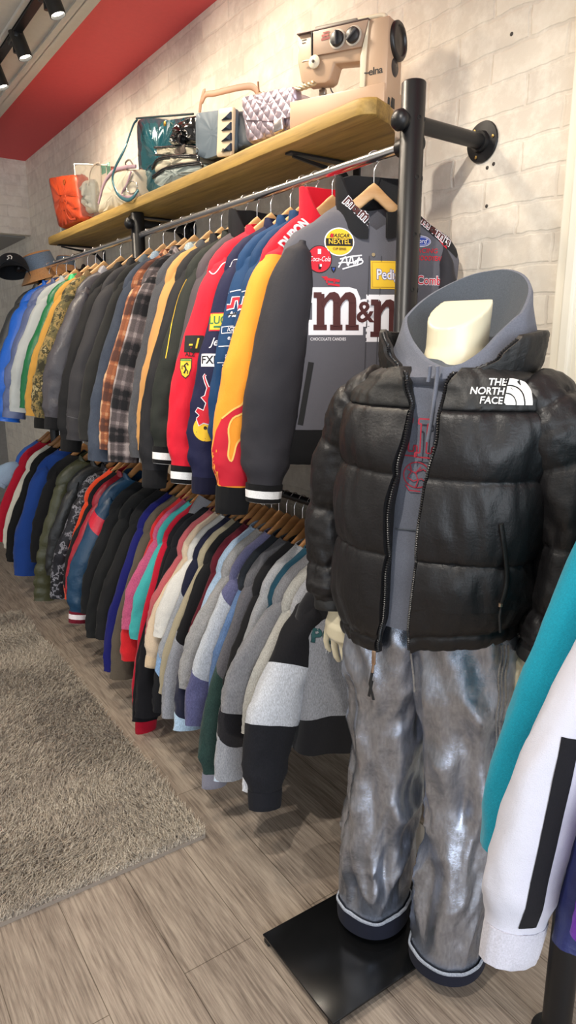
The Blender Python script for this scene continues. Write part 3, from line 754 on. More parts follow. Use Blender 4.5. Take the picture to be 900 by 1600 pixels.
# neck with a slanted flat top and straight back edge
rings = []
for z, r in ((1.34, .088), (1.39, .082), (1.42, .066), (1.45, .060), (1.48, .060), (1.60, .061)):
    ring = []
    for i in range(40):
        a = 2*PI*i/40; x = r*.93*math.sin(a)+.004; y = min(-r*1.15*math.cos(a)-.008, .024 if z > 1.41 else .07)
        zz = min(z, 1.540 + (y-.024)*.56)
        ring.append(ln_((x, y, zz)))
    rings.append(ring)
mb.loft(rings, cap0=True, cap1=True)
rings = []
for z, hw, hd in ((.76, .13, .09), (.86, .15, .10), (1.0, .13, .085), (1.2, .155, .10), (1.30, .16, .09), (1.35, .13, .07), (1.385, .08, .06)):
    rings.append([ln_((sup(2*PI*i/32, hw, hd)[0], sup(2*PI*i/32, hw, hd)[1], z)) for i in range(32)])
mb.loft(rings, cap0=True, cap1=True)
for s in (-1, 1):
    tubeL(mb, [(s*.085, 0, .84), (s*.095, .0, .6), (s*.10, .01, .45), (s*.105, .012, .25), (s*.105, .01, .10)], [.085, .07, .052, .048, .035])
    sh = (s*.165, 0, 1.335); el = (s*.265, .03, 1.08); W = Vector((-.230, -.035, .866)) if s < 0 else Vector((.232, -.02, .875))
    tubeL(mb, [(s*.12, 0, 1.34), sh, tuple((Vector(sh)+Vector(el))/2), el, tuple((Vector(el)+W)/2), tuple(W)], [.05, .052, .042, .037, .033, .024])
    i_ = -s; sv = Vector((i_*.97, -.24, 0)); cd = Vector((i_*.24, .97, 0))
    def hp(a, c, z): return W + sv*a + cd*c + Vector((0, 0, z))
    tubeL(mb, [hp(0, 0, 0), hp(.002, .002, -.025), hp(.003, .004, -.05), hp(.002, .010, -.080), hp(.002, .013, -.090)], [.022, .027, .038, .039, .028], 20, flat=.42, up=cd)
    for k, (dy, L_, r) in enumerate(((.039, .074, .0085), (.0132, .086, .0088), (-.0128, .080, .0084), (-.038, .064, .0076))):
        b = hp(dy*.8, .008, -.062); k1 = hp(dy, .012, -.084); k2 = hp(dy*1.25, .018, -.084-L_*.42); k3 = hp(dy*1.32, .026, -.084-L_*.75); k4 = hp(dy*1.28, .036, -.084-L_*.95)
        tubeL(mb, [b, k1, k2, k3, k4], [r*1.1, r*1.12, r, r*.94, r*.7], 12)
    tubeL(mb, [hp(.026, .004, -.022), hp(.048, .016, -.046), hp(.056, .026, -.074), hp(.054, .036, -.096)], [.015, .0115, .0102, .0074], 12)
tmp = mb.build('tmp', SKIN); md = tmp.modifiers.new('r', 'REMESH'); md.mode = 'VOXEL'; md.voxel_size = .0034
me = bpy.data.meshes.new_from_object(tmp.evaluated_get(bpy.context.evaluated_depsgraph_get()))
bpy.data.objects.remove(tmp)
bm = bmesh.new(); bm.from_mesh(me)
bmesh.ops.smooth_vert(bm, verts=bm.verts, factor=.5, use_axis_x=True, use_axis_y=True, use_axis_z=True)
bmesh.ops.smooth_vert(bm, verts=bm.verts, factor=.4, use_axis_x=True, use_axis_y=True, use_axis_z=True); bm.to_mesh(me); bm.free()
me.name = 'body'; me.materials.clear(); me.materials.append(SKIN)
me.polygons.foreach_set('use_smooth', [True]*len(me.polygons))
link(bpy.data.objects.new('body', me), man)
# base plate lies square to the wall
Mi = ROOTM[man].inverted(); R4 = Matrix.Rotation(-MR, 4, 'Z')
PX0, PX1, PY0, PY1 = .757, 1.20, .937, 1.222
STEEL = plain('#2c2d2f', .2, .75, bmp=(6, .05, .002), var=.25)
mb = MB(); mb.box((0, 0, 0), (PX1-PX0, PY1-PY0, .006), bev=.001)
pc = Mi @ Vector(((PX0+PX1)/2, (PY0+PY1)/2, .021))
pb = mb.build('base_plate', STEEL, man); pb.location = pc; pb.rotation_euler = (0, 0, -MR)
for x in (-1, 1):
    for y in (-1, 1):
        MB().box((x*((PX1-PX0)/2-.012), y*((PY1-PY0)/2-.012), -.0115), (.02, .02, .017), bev=.002).build('foot_pad', plain('#151515', .7), pb)
mb = MB(); mb.cyl(ln_((-.105, .01, .02)), ln_((-.105, .01, .16)), .011, 16); mb.build('support_rod', CHROME, man)

# trousers --------------------------------------------------------
def shiny_denim():
    m, nt, b = newmat('shiny_denim'); v = objvec(nt)
    n = noisetex(nt, objvec(nt, (1, 1, .3)), 160, 3); n2 = noisetex(nt, v, 9, 4, .5); n3 = noisetex(nt, v, 650, 1)
    nt.links.new(ramp(nt, n.outputs[0], [(.3, lin('#a4abb9')), (.7, lin('#c2c9d8'))]), b.inputs['Base Color'])
    b.inputs['Metallic'].default_value = .93; b.inputs['Roughness'].default_value = .26
    h = math_(nt, 'ADD', n2.outputs[0], math_(nt, 'MULTIPLY', n3.outputs[0], .08))
    bump(nt, b, h, .45, .02)
    return m
JEAN = shiny_denim(); DARKD = fabric('#191c2b', 'cotton')
jeans = thing('trousers', 'shiny silver-grey denim trousers with turned-up dark hems, worn by the mannequin', 'trousers', MO, MR)
LEGS = {}
for s in (-1, 1):
    rings = []; n = 72; m = 150; sd = 3.3 if s < 0 else 8.1
    def leg_ring(z, grow=0.0, fold=1.0):
        cx = s*interp([(.0, .103), (.3, .102), (.6, .096), (.74, .086), (.8, .080), (1.0, .07)], z)+.008; cy = interp([(0, .0), (.5, .0), (.8, -.005), (1, 0)], z)
        rx = interp([(0, .081), (.12, .080), (.45, .076), (.65, .086), (.76, .098), (1.0, .108)], z)+grow
        ry = interp([(0, .088), (.12, .086), (.45, .084), (.65, .100), (.78, .135), (1.0, .125)], z)+grow
        ring = []
        for i in range(n):
            a = 2*PI*i/n; x, y = sup(a, rx, ry, 2.15)
            u = (math.cos(a)*1.1, math.sin(a)*1.1)
            f1 = N3(u[0]*1.5+sd, u[1]*1.5+z*2.0, z*2.6+sd)
            f2 = 1-abs(N3(u[0]*1.4+z*3.5+sd, u[1]*1.4-z*2, z*4+sd))*2.2
            f3 = 1-abs(N3(u[0]*2.6-z*4, u[1]*2.6+sd, z*10))*2.2
            d = fold*smoothstep(.04, .2, z)*(.024*f1 + .015*(f2-.4) + .005*(f3-.4))
            k = 1 + d/((rx+ry)/2)
            ring.append(ln_((cx+x*k, cy+y*k, z)))
        return ring
    for j in range(m): rings.append(leg_ring(.075+(.97-.075)*j/(m-1)))
    mb = MB(); mb.loft(rings)
    lo = mb.build('trouser_leg', JEAN, jeans, auto=80); LEGS[s] = lo
    up_h = .045 if s < 0 else .032
    mb = MB(); mb.loft([leg_ring(.095, -.004), leg_ring(.044, -.003), leg_ring(.042, .002), leg_ring(.044, .007), leg_ring(.044+up_h, .008), leg_ring(.046+up_h, .005), leg_ring(.044+up_h, .0)])
    cu = mb.build('turned_hem', DARKD, lo)
    mb = MB(); mb.loft([leg_ring(.043+up_h, .0075), leg_ring(.045+up_h, .0092), leg_ring(.049+up_h, .0085), leg_ring(.050+up_h, .004)])
    mb.build('hem_edge', fabric('#a9afb8', 'denim'), lo)
BL = bvh_of(LEGS[1], LEGS[-1])
SEAM = fabric('#a39c92', 'denim')
for dx, w in ((-5, .0016), (0, .0016), (6, .0022)):
    P = []
    for k in range(36):
        py = 1008+k*9.5; px = 788 - (py-1008)*.060 + dx + 1.5*math.sin(k*.9)
        h = on(BL, px, py)
        if h is not None: P.append(Mi @ (h + (Vector(_C)-h).normalized()*.001))
    if len(P) > 4: MB().tube(P, w, 6).build('side_seam', SEAM, jeans)
h = on(BL, 783, 1150)
if h is not None:
    q = Mi @ h; MB().tube([q+Vector((0, 0, .045)), q+Vector((.012, -.002, .02)), q+Vector((.018, -.002, -.012)), q+Vector((.004, 0, -.02))], .006, 10, flat=.35, up=(0, 0, 1)).build('hammer_loop', fabric('#57534f', 'denim'), jeans)
P = [Mi @ (on(BL, 640+dx, py)+Vector((-.002, -.002, 0))) for dx, py in ((1, 1008), (3, 1030), (6, 1055), (8, 1080)) if on(BL, 640+dx, py)]
if len(P) > 2: MB().tube(P, .002, 6).build('fly_seam', SEAM, jeans)

# hooded sweatshirt ----------------------------------------------
HG = '#6b6f7b'; HOODM = fabric(HG, 'knit'); HOODIN = fabric('#555b63', 'knit')
hood = thing('hooded_sweatshirt', 'slate grey hooded sweatshirt with red outlined letters under the black puffer jacket on the mannequin', 'hooded sweatshirt', MO, MR)
rings = []
for j in range(40):
    q = j/39; z = .905+.51*q
    hw = interp([(.90, .165), (1.0, .175), (1.25, .185), (1.34, .165), (1.385, .12), (1.42, .09)], z); hd = interp([(.90, .145), (1.0, .138), (1.2, .135), (1.3, .125), (1.37, .105), (1.42, .085)], z)
    ring = []
    for i in range(60):
        a = 2*PI*i/60; x, y = sup(a, hw, hd, 2.3); f = N3(x*12, y*5, z*6)*.008+N3(x*30, 0, z*12)*.003
        ring.append(ln_((x, y*(1+f/hd), z+.02*x)))
    rings.append(ring)
mb = MB(); mb.loft(rings); hb = mb.build('body', HOODM, hood)
def hoodring(kx, yf, yb, z0, dz, jit=0.0, vee=0.0):
    ring = []
    for i in range(64):
        b = -PI+2*PI*i/64; c = math.cos(b)
        y = (-yf if c > 0 else -yb)*c; x = kx*math.copysign(abs(math.sin(b))**(.92), math.sin(b))
        if c > 0 and vee:
            tq = abs(b)/(PI/2); xv = math.copysign(kx*tq**.95, b); yv = -yf*(1-tq)**.8; w = min(1, vee*1.6)
            x = x*(1-w)+xv*w; y = y*(1-w)+yv*w
        ring.append(ln_((x+.002+.030*max(0, c)**2*(1 if z0 > 1.44 else .5)+jit*N3(b*2, z0*9, 1), y+jit*N3(b*2, 4, z0*9), z0-dz*c+jit*N3(b*3, z0*7, 7))))
    return ring
mb = MB(); mb.loft([hoodring(.070, .085, .07, 1.425, .01), hoodring(.086, .092, .10, 1.45, .03, .006), hoodring(.102, .102, .128, 1.482, .06, .008, .3), hoodring(.112, .112, .142, 1.505, .088, .004, .5), hoodring(.114, .116, .144, 1.509, .092, .002, .6)])
mb.build('hood_lining', HOODIN, hood)
mb = MB(); mb.loft([hoodring(.114, .116, .144, 1.509, .092, .002, .6), hoodring(.119, .121, .150, 1.510, .093, .002, .6), hoodring(.124, .124, .156, 1.503, .090, .003, .55), hoodring(.128, .125, .166, 1.485, .082, .007, .5), hoodring(.137, .124, .178, 1.458, .06, .010, .3), hoodring(.140, .122, .168, 1.425, .03, .010, .1), hoodring(.128, .115, .13, 1.395, .01, .006), hoodring(.10, .09, .09, 1.37, 0)])
hd_ = mb.build('hood', HOODM, hood)
BH = bvh_of(hb, hd_)
mb = MB()
for (x0, L_) in ((.030, .135), (.016, .028)):
    P = []
    for k in range(12):
        z = 1.418-L_*k/11; y = -interp([(1.24, .150), (1.35, .135), (1.40, .133), (1.42, .136)], z)
        P.append(ln_((x0-.003*k/11, y-.002, z)))
    MB().tube(P, .0058, 10, flat=.55, up=(1, 0, 0)).build('drawstring', fabric('#71747f', 'knit'), hood)
RED = plain('#a3283a', .8); 
def outl(loop, w):
    c = Vector((sum(p[0] for p in loop)/len(loop), sum(p[1] for p in loop)/len(loop)))
    out = []
    L_ = loop+[loop[0]]
    return [stroke2d([L_[i], L_[i+1]], w) for i in range(len(loop))]
Lp = [(0, 0), (.036, 0), (.036, .02), (.030, .02), (.030, .009), (.020, .009), (.020, .062), (.026, .062), (.026, .071), (.003, .071), (.003, .062), (.009, .062), (.009, .009), (0, .009)]
an = on(BH, 652, 713)
xdL = ROOTM[man].to_3x3() @ Vector((1, 0, 0))
pcs = []
for dx in (-.037, .002):
    for st in outl([(a+dx, b) for a, b in Lp], .0028): pcs.append((st, RED))
decal('red_lettering', pcs, an, xdL, (0, 0, 1), bvh_of(hb), hood)
an = on(BH, 652, 742); pcs = []
for pts in (ell(.026, .024, n=26)+[(.026, 0)], [(-.02, .01), (-.004, .004), (.012, .012), (.022, .006)], [(-.018, -.006), (-.006, -.012), (.01, -.006), (.02, -.012)], [(-.014, .018), (-.010, .006), (-.016, -.004)], [(0, -.022), (.004, -.01), (-.002, .004), (.008, .016)], [(-.02, -.02), (-.012, -.03), (.01, -.03)]):
    pcs.append((stroke2d(pts, .0022), RED))
decal('red_print', pcs, an, xdL, (0, 0, 1), bvh_of(hb), hood)
mb = MB(); P = [Mi @ (on(BH, 618+k*4, 826+.3*k)+Vector((-.001, -.001, 0))) for k in range(12) if on(BH, 618+k*4, 826)]
if len(P) > 2: MB().tube(P, .0016, 6).build('pocket_seam', HOODIN, hood)
an = on(BH, 648, 578)
decal('yellow_tag', [(poly2d(rect(-.014, -.026, .014, .022)), plain('#e3b92c', .6)), (stroke2d([(-.004, -.014), (.003, -.006), (-.002, .004), (.004, .012)], .004), plain('#3c2f16', .6))], an, xdL, (.0, 0, 1), bvh_of(hb), hood, label='yellow tag')

# puffer jacket ---------------------------------------------------
def puffer_mat(c, rough, key):
    m, nt, b = newmat(key); v = objvec(nt)
    n = noisetex(nt, objvec(nt, (1, 1, .5)), 30, 5, .65); n2 = noisetex(nt, objvec(nt, (1, 1, 2.2)), 90, 3)
    b.inputs['Base Color'].default_value = lin(c); b.inputs['Roughness'].default_value = rough
    h = math_(nt, 'ADD', n.outputs[0], math_(nt, 'MULTIPLY', n2.outputs[0], .2)); bump(nt, b, h, .35, .007)
    return m
PUF = puffer_mat('#151416', .46, 'black_nylon'); YOK = puffer_mat('#1b1b1b', .55, 'black_ripstop')
puf = thing('puffer_jacket', 'open black puffer jacket with a white chest logo, worn by the mannequin', 'puffer jacket', MO, MR)
HWT = [(.84, .190), (.88, .197), (.95, .208), (1.1, .213), (1.25, .213), (1.32, .212), (1.36, .200), (1.395, .158), (1.42, .120)]
HDT = [(.84, .150), (.9, .160), (1.1, .165), (1.25, .160), (1.33, .148), (1.38, .128), (1.42, .110)]
XL = [(.86, -.050), (.93, -.032), (1.06, -.032), (1.15, -.033), (1.22, -.026), (1.29, -.014), (1.34, -.014), (1.385, -.034), (1.42, -.055)]
XR = [(.88, .030), (1.06, .037), (1.2, .040), (1.29, .054), (1.34, .050), (1.387, .048), (1.42, .060)]
SEAMS = [.843, .878, 1.06, 1.22, 1.342, 1.44]
def puffv(z):
    for a, b in zip(SEAMS, SEAMS[1:]):
        if a <= z <= b: return abs(math.sin(PI*(z-a)/(b-a)))**.42*(.5 if b-a < .05 else (.7 if a > 1.3 else 1))
    return 0
def puf_pt(z, a, inner=False):
    hw = interp(HWT, z); hd = interp(HDT, z)
    x, y = sup(a-PI/2, hw, hd, 2.35)
    pf = puffv(z); nx, ny = x/hw, y/hd; q = math.hypot(nx, ny); nx /= q; ny /= q
    u = (math.sin(a), math.cos(a))
    if inner: d = -.016
    else:
        d = .0165*pf - .002
        d += .0065*(1-pf)*N3(a*16, z*9, 3) + .007*N3(u[0]*2.4+2, u[1]*2.4, z*9) + .004*(1-abs(N3(a*5+z*4, z*7, 9))*2)
        d += .0035*N3(a*22, z*26, 5)*(.4+.6*(1-pf))
    zz = z + (.12*x+.022*smoothstep(-.02, .06, x))*smoothstep(1.1, .85, z) + (.012*abs(x)/.2 if z < .95 else 0)
    return ln_((x+nx*d, y+ny*d, zz))
def a_of(z, x):
    hw = interp(HWT, z); s = min(1, abs(x)/hw)**(2.35/2); return math.copysign(math.asin(s), x)
def puf_shell(name, z0, z1, nz, mat):
    rings = []
    for j in range(nz):
        z = z0+(z1-z0)*j/(nz-1); a0 = a_of(z, interp(XR, z)); a1 = 2*PI + a_of(z, interp(XL, z)); M_ = 150
        o = [puf_pt(z, a0+(a1-a0)*i/M_) for i in range(M_+1)]; inn = [puf_pt(z, a0+(a1-a0)*i/M_, True) for i in range(M_+1)]
        rings.append(o + inn[::-1])
    mb = MB(); mb.loft(rings, True, True, True); return mb.build(name, mat, puf, auto=70)
pbody = puf_shell('body', .843, 1.342, 150, PUF); pyoke = puf_shell('yoke', 1.342, 1.415, 30, YOK)
# sleeves
SLV = {}
for s in (-1, 1):
    pts = [(s*.130, 0, 1.365), (s*.185, .0, 1.338), (s*.232, .005, 1.25), (s*.264, .012, 1.10), (s*.258, .0, .96), (s*(.245 if s < 0 else .236), -.018, .868 if s < 0 else .875)]
    path = catmull([ln_(p) for p in pts], 130); rings = []
    for j, p in enumerate(path):
        q = j/129; t = (path[min(j+1, 129)]-path[max(j-1, 0)]).normalized(); Y = Vector((0, 1, 0)); S = Y.cross(t).normalized(); Y = t.cross(S)
        R_ = interp([(0, .022), (.1, .052), (.25, .062), (.6, .060), (.9, .054), (1, .040)], q)
        nb = 5.0; fz = (q*nb) % 1; pf = abs(math.sin(PI*fz))**.5
        ring = []
        for i in range(60):
            a = 2*PI*i/60
            d = .0115*pf-.002 + .006*(1-pf)*N3(a*6+s, q*30, 3) + .006*N3(math.cos(a)*2+s*3, math.sin(a)*2, q*11) + .003*N3(math.cos(a)*6+s*3, math.sin(a)*6, q*34)
            if q > .96: d *= .4
            ring.append(p + S*((R_+d)*math.cos(a)) + Y*((R_*1.22+d)*math.sin(a)))
        rings.append(ring)
    e = path[-1]; rings.append([e+(r-e)*.85 for r in rings[-1]]); rings.append([e+(r-e)*.75+Vector((0, 0, .04)) for r in rings[-2]])
    mb = MB(); mb.loft(rings, cap0=True); SLV[s] = mb.build('sleeve', PUF, puf, auto=70)
    t = (path[-1]-path[-4]).normalized(); S = Vector((0, 1, 0)).cross(t).normalized(); Y = t.cross(S); rr = []
    for q, k in ((-.012, 1.0), (-.004, 1.06), (.010, 1.06), (.016, 1.0), (.012, .9), (-.01, .88)):
        rr.append([e+t*q + S*(.041*k*math.cos(2*PI*i/40)) + Y*(.050*k*math.sin(2*PI*i/40)) for i in range(40)])
    mb = MB(); mb.loft(rr); mb.build('cuff', YOK, SLV[s])
# collar
def collar_edge(z, sgn): return interp([(1.385, .28), (1.41, .45), (1.44, .85 if sgn > 0 else .72), (1.478, 1.12)], z)
rings = []; NZ = 26
for j in range(NZ):
    z = 1.388+.086*j/(NZ-1); q = j/(NZ-1); a0 = collar_edge(z, 1); a1 = 2*PI-collar_edge(z, -1)
    def cp(a, off):
        hw = .140+.018*q; hd = .122+.012*q; x, y = sup(a-PI/2, hw+off, hd+off, 2.1); fr = max(0, math.cos(a))
        w = .004*N3(a*9, z*14, 2)+.003*N3(a*20, z*30, 8)
        return ln_((x*(1+w/hw), y*(1+w/hd)+.014, z + (.012 if x < 0 else -.008)*q*fr*1.5 + .01*(1-math.cos(a))*.5*q - .012*(1-q)*fr))
    o = [cp(a0+(a1-a0)*i/90, .010*math.sin(PI*q)**.5) for i in range(91)]; inn = [cp(a0+(a1-a0)*i/90, -.010) for i in range(91)]
    rings.append(o+inn[::-1])
mb = MB(); mb.loft(rings, True, True, True); pcol = mb.build('collar', YOK, puf, auto=70)
# zip teeth down both edges and up the collar
for sgn in (1, -1):
    P = []
    for k in range(190):
        q = k/189; z = .852+(1.405-.852)*q
        a = a_of(z, interp(XR if sgn > 0 else XL, z)); p0 = puf_pt(z, a); p1 = puf_pt(z, a, True); P.append(p0*.7+p1*.3+Vector((-.004*sgn, -.001, 0)))
    for k in range(40):
        j = 3+(NZ-4)*k/39; r0 = rings[int(j)]; P.append((r0[0]+r0[-1])/2 if sgn > 0 else (r0[90]+r0[91])/2)
    P = catmull(P[:190:5]+[P[189]]+P[196::5], 300)
    MB().tube(P, [.0026 if k % 2 else .0046 for k in range(300)], 8).build('zip', plain('#1a1a1c', .35), puf)
BP = bvh_of(pbody, pyoke, *SLV.values(), pcol)
lo_z = puf_pt(.855, 2*PI+a_of(.855, interp(XL, .855)))
mb = MB(); mb.box(lo_z+Vector((.004, -.008, -.016)), (.009, .004, .03), bev=.0012); mb.tube([lo_z+Vector((.004, -.009, -.03)), lo_z+Vector((.003, -.010, -.048))], .003, 8)
mb.build('zip_slider', plain('#b79c86', .3, .9), puf)
mb = MB(); a = lo_z+Vector((.003, -.010, -.045)); mb.tube([a, a+Vector((-.004, -.002, -.03)), a+Vector((.006, -.002, -.062))], .0034, 8, flat=.5, up=(0, 1, 0)); mb.tube([a+Vector((0, 0, -.022)), a+Vector((-.006, -.001, -.058))], .0034, 8, flat=.5, up=(0, 1, 0))
mb.build('zip_cord', plain('#1b1b1d', .7), puf)
# pocket welt and its puller
P = [Mi @ (on(BP, px, py)+Vector((-.002, -.002, 0))) for px, py in ((783, 818), (786, 840), (790, 870), (792, 900), (789, 925), (783, 945)) if on(BP, px, py)]
MB().tube(catmull(P, 24), .0065, 10, flat=.6, up=(1, 0, 0)).build('pocket_welt', YOK, puf)
q = P[-1]; mb = MB(); mb.tube([q, q+Vector((0, -.004, -.02)), q+Vector((.004, -.005, -.05))], [.0024, .003, .0028], 8); mb.build('pocket_puller', plain('#1b1b1d', .6), puf)
MB().lathe([(0, -.004), (.004, -.003), (.004, .003), (0, .004)], q+Vector((0, -.004, .002)), None, 10).build('pocket_slider', plain('#c0a890', .3, .9), puf)
# chest logo
WH = plain('#f4f2ee', .6)
an = on(BP, 787, 612)
pcs = [(text2d('THE', .0125, .02, x=.002, y=.0165, align='RIGHT', wide=.95), WH), (text2d('NORTH', .0125, .02, x=.002, y=0, align='RIGHT', wide=.95), WH), (text2d('FACE', .0125, .02, x=.002, y=-.0165, align='RIGHT', wide=.95), WH)]
def arc_band(r0, r1, cx, cy, a0=0, a1=PI/2):
    o = [(cx+r1*math.cos(a0+(a1-a0)*i/20), cy+r1*math.sin(a0+(a1-a0)*i/20)) for i in range(21)]; i_ = [(cx+r0*math.cos(a0+(a1-a0)*i/20), cy+r0*math.sin(a0+(a1-a0)*i/20)) for i in range(21)]
    return poly2d(o+i_[::-1])
for r0, r1 in ((.0355, .047), (.0215, .0335), (.003, .0195)): pcs.append((arc_band(r0, r1, .005, -.023), WH))
Rm = ROOTM[man].to_3x3()
decal('chest_logo', [(xf(p, .92), m) for p, m in pcs], an, Rm @ Vector((.985, .17, -.02)), Rm @ Vector((.03, 0, 1)), BP, puf, label='white embroidered chest logo')
# ---------------------------------------------------------------- shelf
SXF, SZB, SZT, SY0, SY1 = 1.195, 2.0, 2.043, 1.415, 4.10
shelf = thing('wooden_shelf', 'long rough pine wall shelf above the upper rail, carrying bags and a sewing machine', 'shelf', (WX, 2.75, SZB))
def S_(x, y, z): return (x-WX, y-2.75, z-SZB)
out = [(WX-.004, SY0+.22), (SXF+.16, SY0+.08), (SXF+.10, SY0+.03)]
for k in range(9):
    a = .35+k/8*(PI/2-.35); out.append((SXF+.05-.05*math.sin(a), SY0+.05-.05*math.cos(a)))
ny = 60
for k in range(1, ny): y = SY0+.05+(SY1-SY0-.05)*k/ny; out.append((SXF+.0035*N3(y*6, 1, 1), y))
out += [(SXF, SY1), (WX-.004, SY1)]
cx = sum(p[0] for p in out)/len(out)
mb = MB(); rings = []
for z, e in ((SZB, .006), (SZB+.004, .001), (SZB+.010, 0), (SZT-.008, 0), (SZT-.003, .002), (SZT, .006)):
    rings.append([S_(min(x+(e if x < WX-.05 else 0), WX-.003), y+(e if y < SY0+.05 else 0)-(e if y > SY1-.01 else 0), z) for x, y in out])
mb.loft(rings, True, True, True)
mb.build('plank', wood('#6f5828', '#b3914a', 7, 'y', .6), shelf, auto=40)
for y in (1.80, 3.0, 4.04):
    mb = MB(); w = .016
    mb.box(S_(WX-.0045, y, SZB-.07), (.006, .03, .13), bev=.001); mb.box(S_((WX+SXF+.03)/2, y, SZB-.004), (WX-SXF-.035, .03, .006), bev=.001)
    M = Matrix.Identity(4)
    prof = [(WX-.008, SZB-.128), (WX-.008, SZB-.07), (WX-.05, SZB-.028), (SXF+.05, SZB-.008), (SXF+.05, SZB-.014), (WX-.058, SZB-.042), (WX-.02, SZB-.08)]
    mb.prism([(S_(px, y, pz)[0], S_(px, y, pz)[2]) for px, pz in prof], .008, Matrix.Translation((0, y-2.75-.004, 0)))
    mb.build('bracket', BLACKM, shelf, smooth=False)

# ---------------------------------------------------------------- sewing machine
def pp(px, py, x): return plane_pt(px, py, 0, x)
def q6(cx, cy): return (440+cx/4.5, cy/4.5)
XF = 1.212
SA = math.radians(24); SN = Vector((math.cos(SA), math.sin(SA), 0)); SL = Vector((-math.sin(SA), math.cos(SA), 0)); SO = Vector((1.213, 1.745, SZT))
sew = thing('sewing_machine', 'beige vintage sewing machine with two black dials, at the near end of the wooden shelf', 'sewing machine', SO, SA)
def sray(cx, cy, P0, n):
    d = pray(*q6(cx, cy)); return _C + d*((P0-_C).dot(n)/d.dot(n))
zoff = 0.0
def fp(cx, cy, dx=0.0):
    p = sray(cx, cy, SO, SN); return Vector((dx, (p-SO).dot(SL), max(p.z+zoff-SZT, 0)))
BEI = plain('#b3967c', .42, bmp=(400, .05, .0005)); BEI2 = plain('#a28874', .5); CRM = plain('#ddd2b8', .45)
def yz_prism(name, pts, x0, x1, mat, parent, bev=.004):
    bm = bmesh.new(); vs = [bm.verts.new((x0, p.y, p.z)) for p in pts]; f = bm.faces.new(vs)
    r = bmesh.ops.extrude_face_region(bm, geom=[f])
    for e in r['geom']:
        if isinstance(e, bmesh.types.BMVert): e.co.x = x1
    bmesh.ops.recalc_face_normals(bm, faces=bm.faces)
    if bev: bmesh.ops.bevel(bm, geom=[e for e in bm.edges if e.calc_face_angle(0) > .5], offset=bev, segments=2, affect='EDGES', profile=.5)
    bmesh.ops.triangulate(bm, faces=[g for g in bm.faces if len(g.verts) > 4]); bm.verts.index_update()
    mb = MB(); mb.add([v.co.copy() for v in bm.verts], [[v.index for v in g.verts] for g in bm.faces]); bm.free()
    return mb.build(name, mat, parent, auto=35)
zb0 = 0.0
def flr(p): return Vector((p.x, p.y, 0.0))
bl = fp(55, 835); br = fp(722, 722)
base = [flr(bl), fp(55, 715), fp(580, 605), Vector((0, fp(722, 722).y, fp(580, 605).z)), flr(br)]
arm = [fp(100, 250), fp(110, 238), fp(610, 128), fp(640, 122), fp(640, 425), fp(550, 425), fp(362, 440), fp(332, 556), fp(300, 578), fp(160, 590), fp(125, 570), fp(103, 440)]
yz_prism('bed', base, 0, .135, BEI, sew)
ye = fp(735, 300).y
def ep(cx, cy):
    p = sray(cx, cy, SO+SL*ye, SL); return Vector(((p-SO).dot(SN), ye, p.z+zoff-SZT))
ps = ep(838, 400).x; print('machine depth', ps, fp(722, 722), fp(55, 835), fp(610, 128))
body = yz_prism('arm', arm, 0.006, .055, BEI, sew, .006)
pil = yz_prism('pillar', [fp(606, 129), fp(755, 96), fp(735, 600), fp(722, 700), fp(580, 620), fp(578, 400)], 0.004, ps, BEI, sew, .006)
yz_prism('face_plate', [fp(222, 224), fp(612, 136), fp(560, 330), fp(350, 372), fp(222, 395)], -.002, .01, BEI2, sew, .001)
yz_prism('pillar_edge', [fp(612, 140), fp(600, 300), fp(580, 612), fp(548, 615), fp(552, 400), fp(570, 320)], .0, .01, CRM, sew, .001)
yz_prism('top_strip', [fp(108, 247), fp(112, 236), fp(612, 124), fp(614, 134)], -.003, .052, plain('#5c4a44', .5), sew, .001)
yz_prism('slot', [fp(211, 228), fp(219, 226), fp(219, 392), fp(211, 394)], -.004, .012, plain('#15110f', .6), sew, 0)
Mx = Matrix.Rotation(-PI/2, 4, 'Y')
for cx, cy, rot in ((398, 278, .0), (508, 254, .9)):
    c = fp(cx, cy, -.002)
    d = MB().lathe([(0, 0), (.0235, 0), (.0235, .002), (.020, .003), (0, .003)], c, Mx, 36).build('dial_ring', plain('#c9bfb2', .35, .5), sew)
    MB().lathe([(0, 0), (.019, .0), (.0185, .008), (.016, .010), (0, .010)], c+Vector((-.002, 0, 0)), Mx, 32).build('dial', plain('#232325', .4), d)
    MB().box(c+Vector((-.0135, 0, 0)), (.006, .006, .034), Matrix.Rotation(rot, 4, 'X'), bev=.001).build('dial_grip', plain('#3a3a3d', .4), d)
c = fp(233, 437, 0)
d = MB().lathe([(0, -.002), (.016, 0), (.0165, .004), (.013, .007), (0, .008)], c, Mx, 30).build('tension_dial', plain('#d9cfb8', .4), sew)
MB().lathe([(0, 0), (.004, 0), (.0035, .004), (0, .0045)], c+Vector((-.008, 0, 0)), Mx, 12).build('dial_centre', plain('#4a4038', .4), d)
mb = MB(); mb.tube([fp(150, 437, -.003), fp(215, 425, -.004)], .0022, 8); mb.build('lever', plain('#b9a58e', .4, .4), sew)
# needle bar, foot and needle plate
MET = plain('#a9a39a', .3, .9)
mb = MB(); mb.cyl(fp(237, 580, .05), fp(237, 650, .05), .004, 10); mb.cyl(fp(222, 580, .055), fp(222, 630, .055), .005, 10); mb.box(fp(228, 612, .05), (.014, .02, .016), bev=.002); mb.box(fp(240, 655, .05), (.02, .022, .004), bev=.001)
mb.build('presser_foot', MET, sew)
mb = MB(); mb.tube([fp(282, 578, .05), fp(290, 600, .05), fp(302, 625, .06), fp(303, 645, .06)], .002, 8); mb.build('thread_guide', plain('#5a5550', .5), sew)
mb = MB(); mb.box(fp(300, 648, .06)+Vector((0, 0, -.006)), (.07, .09, .003), bev=.001); mb.build('needle_plate', MET, sew)
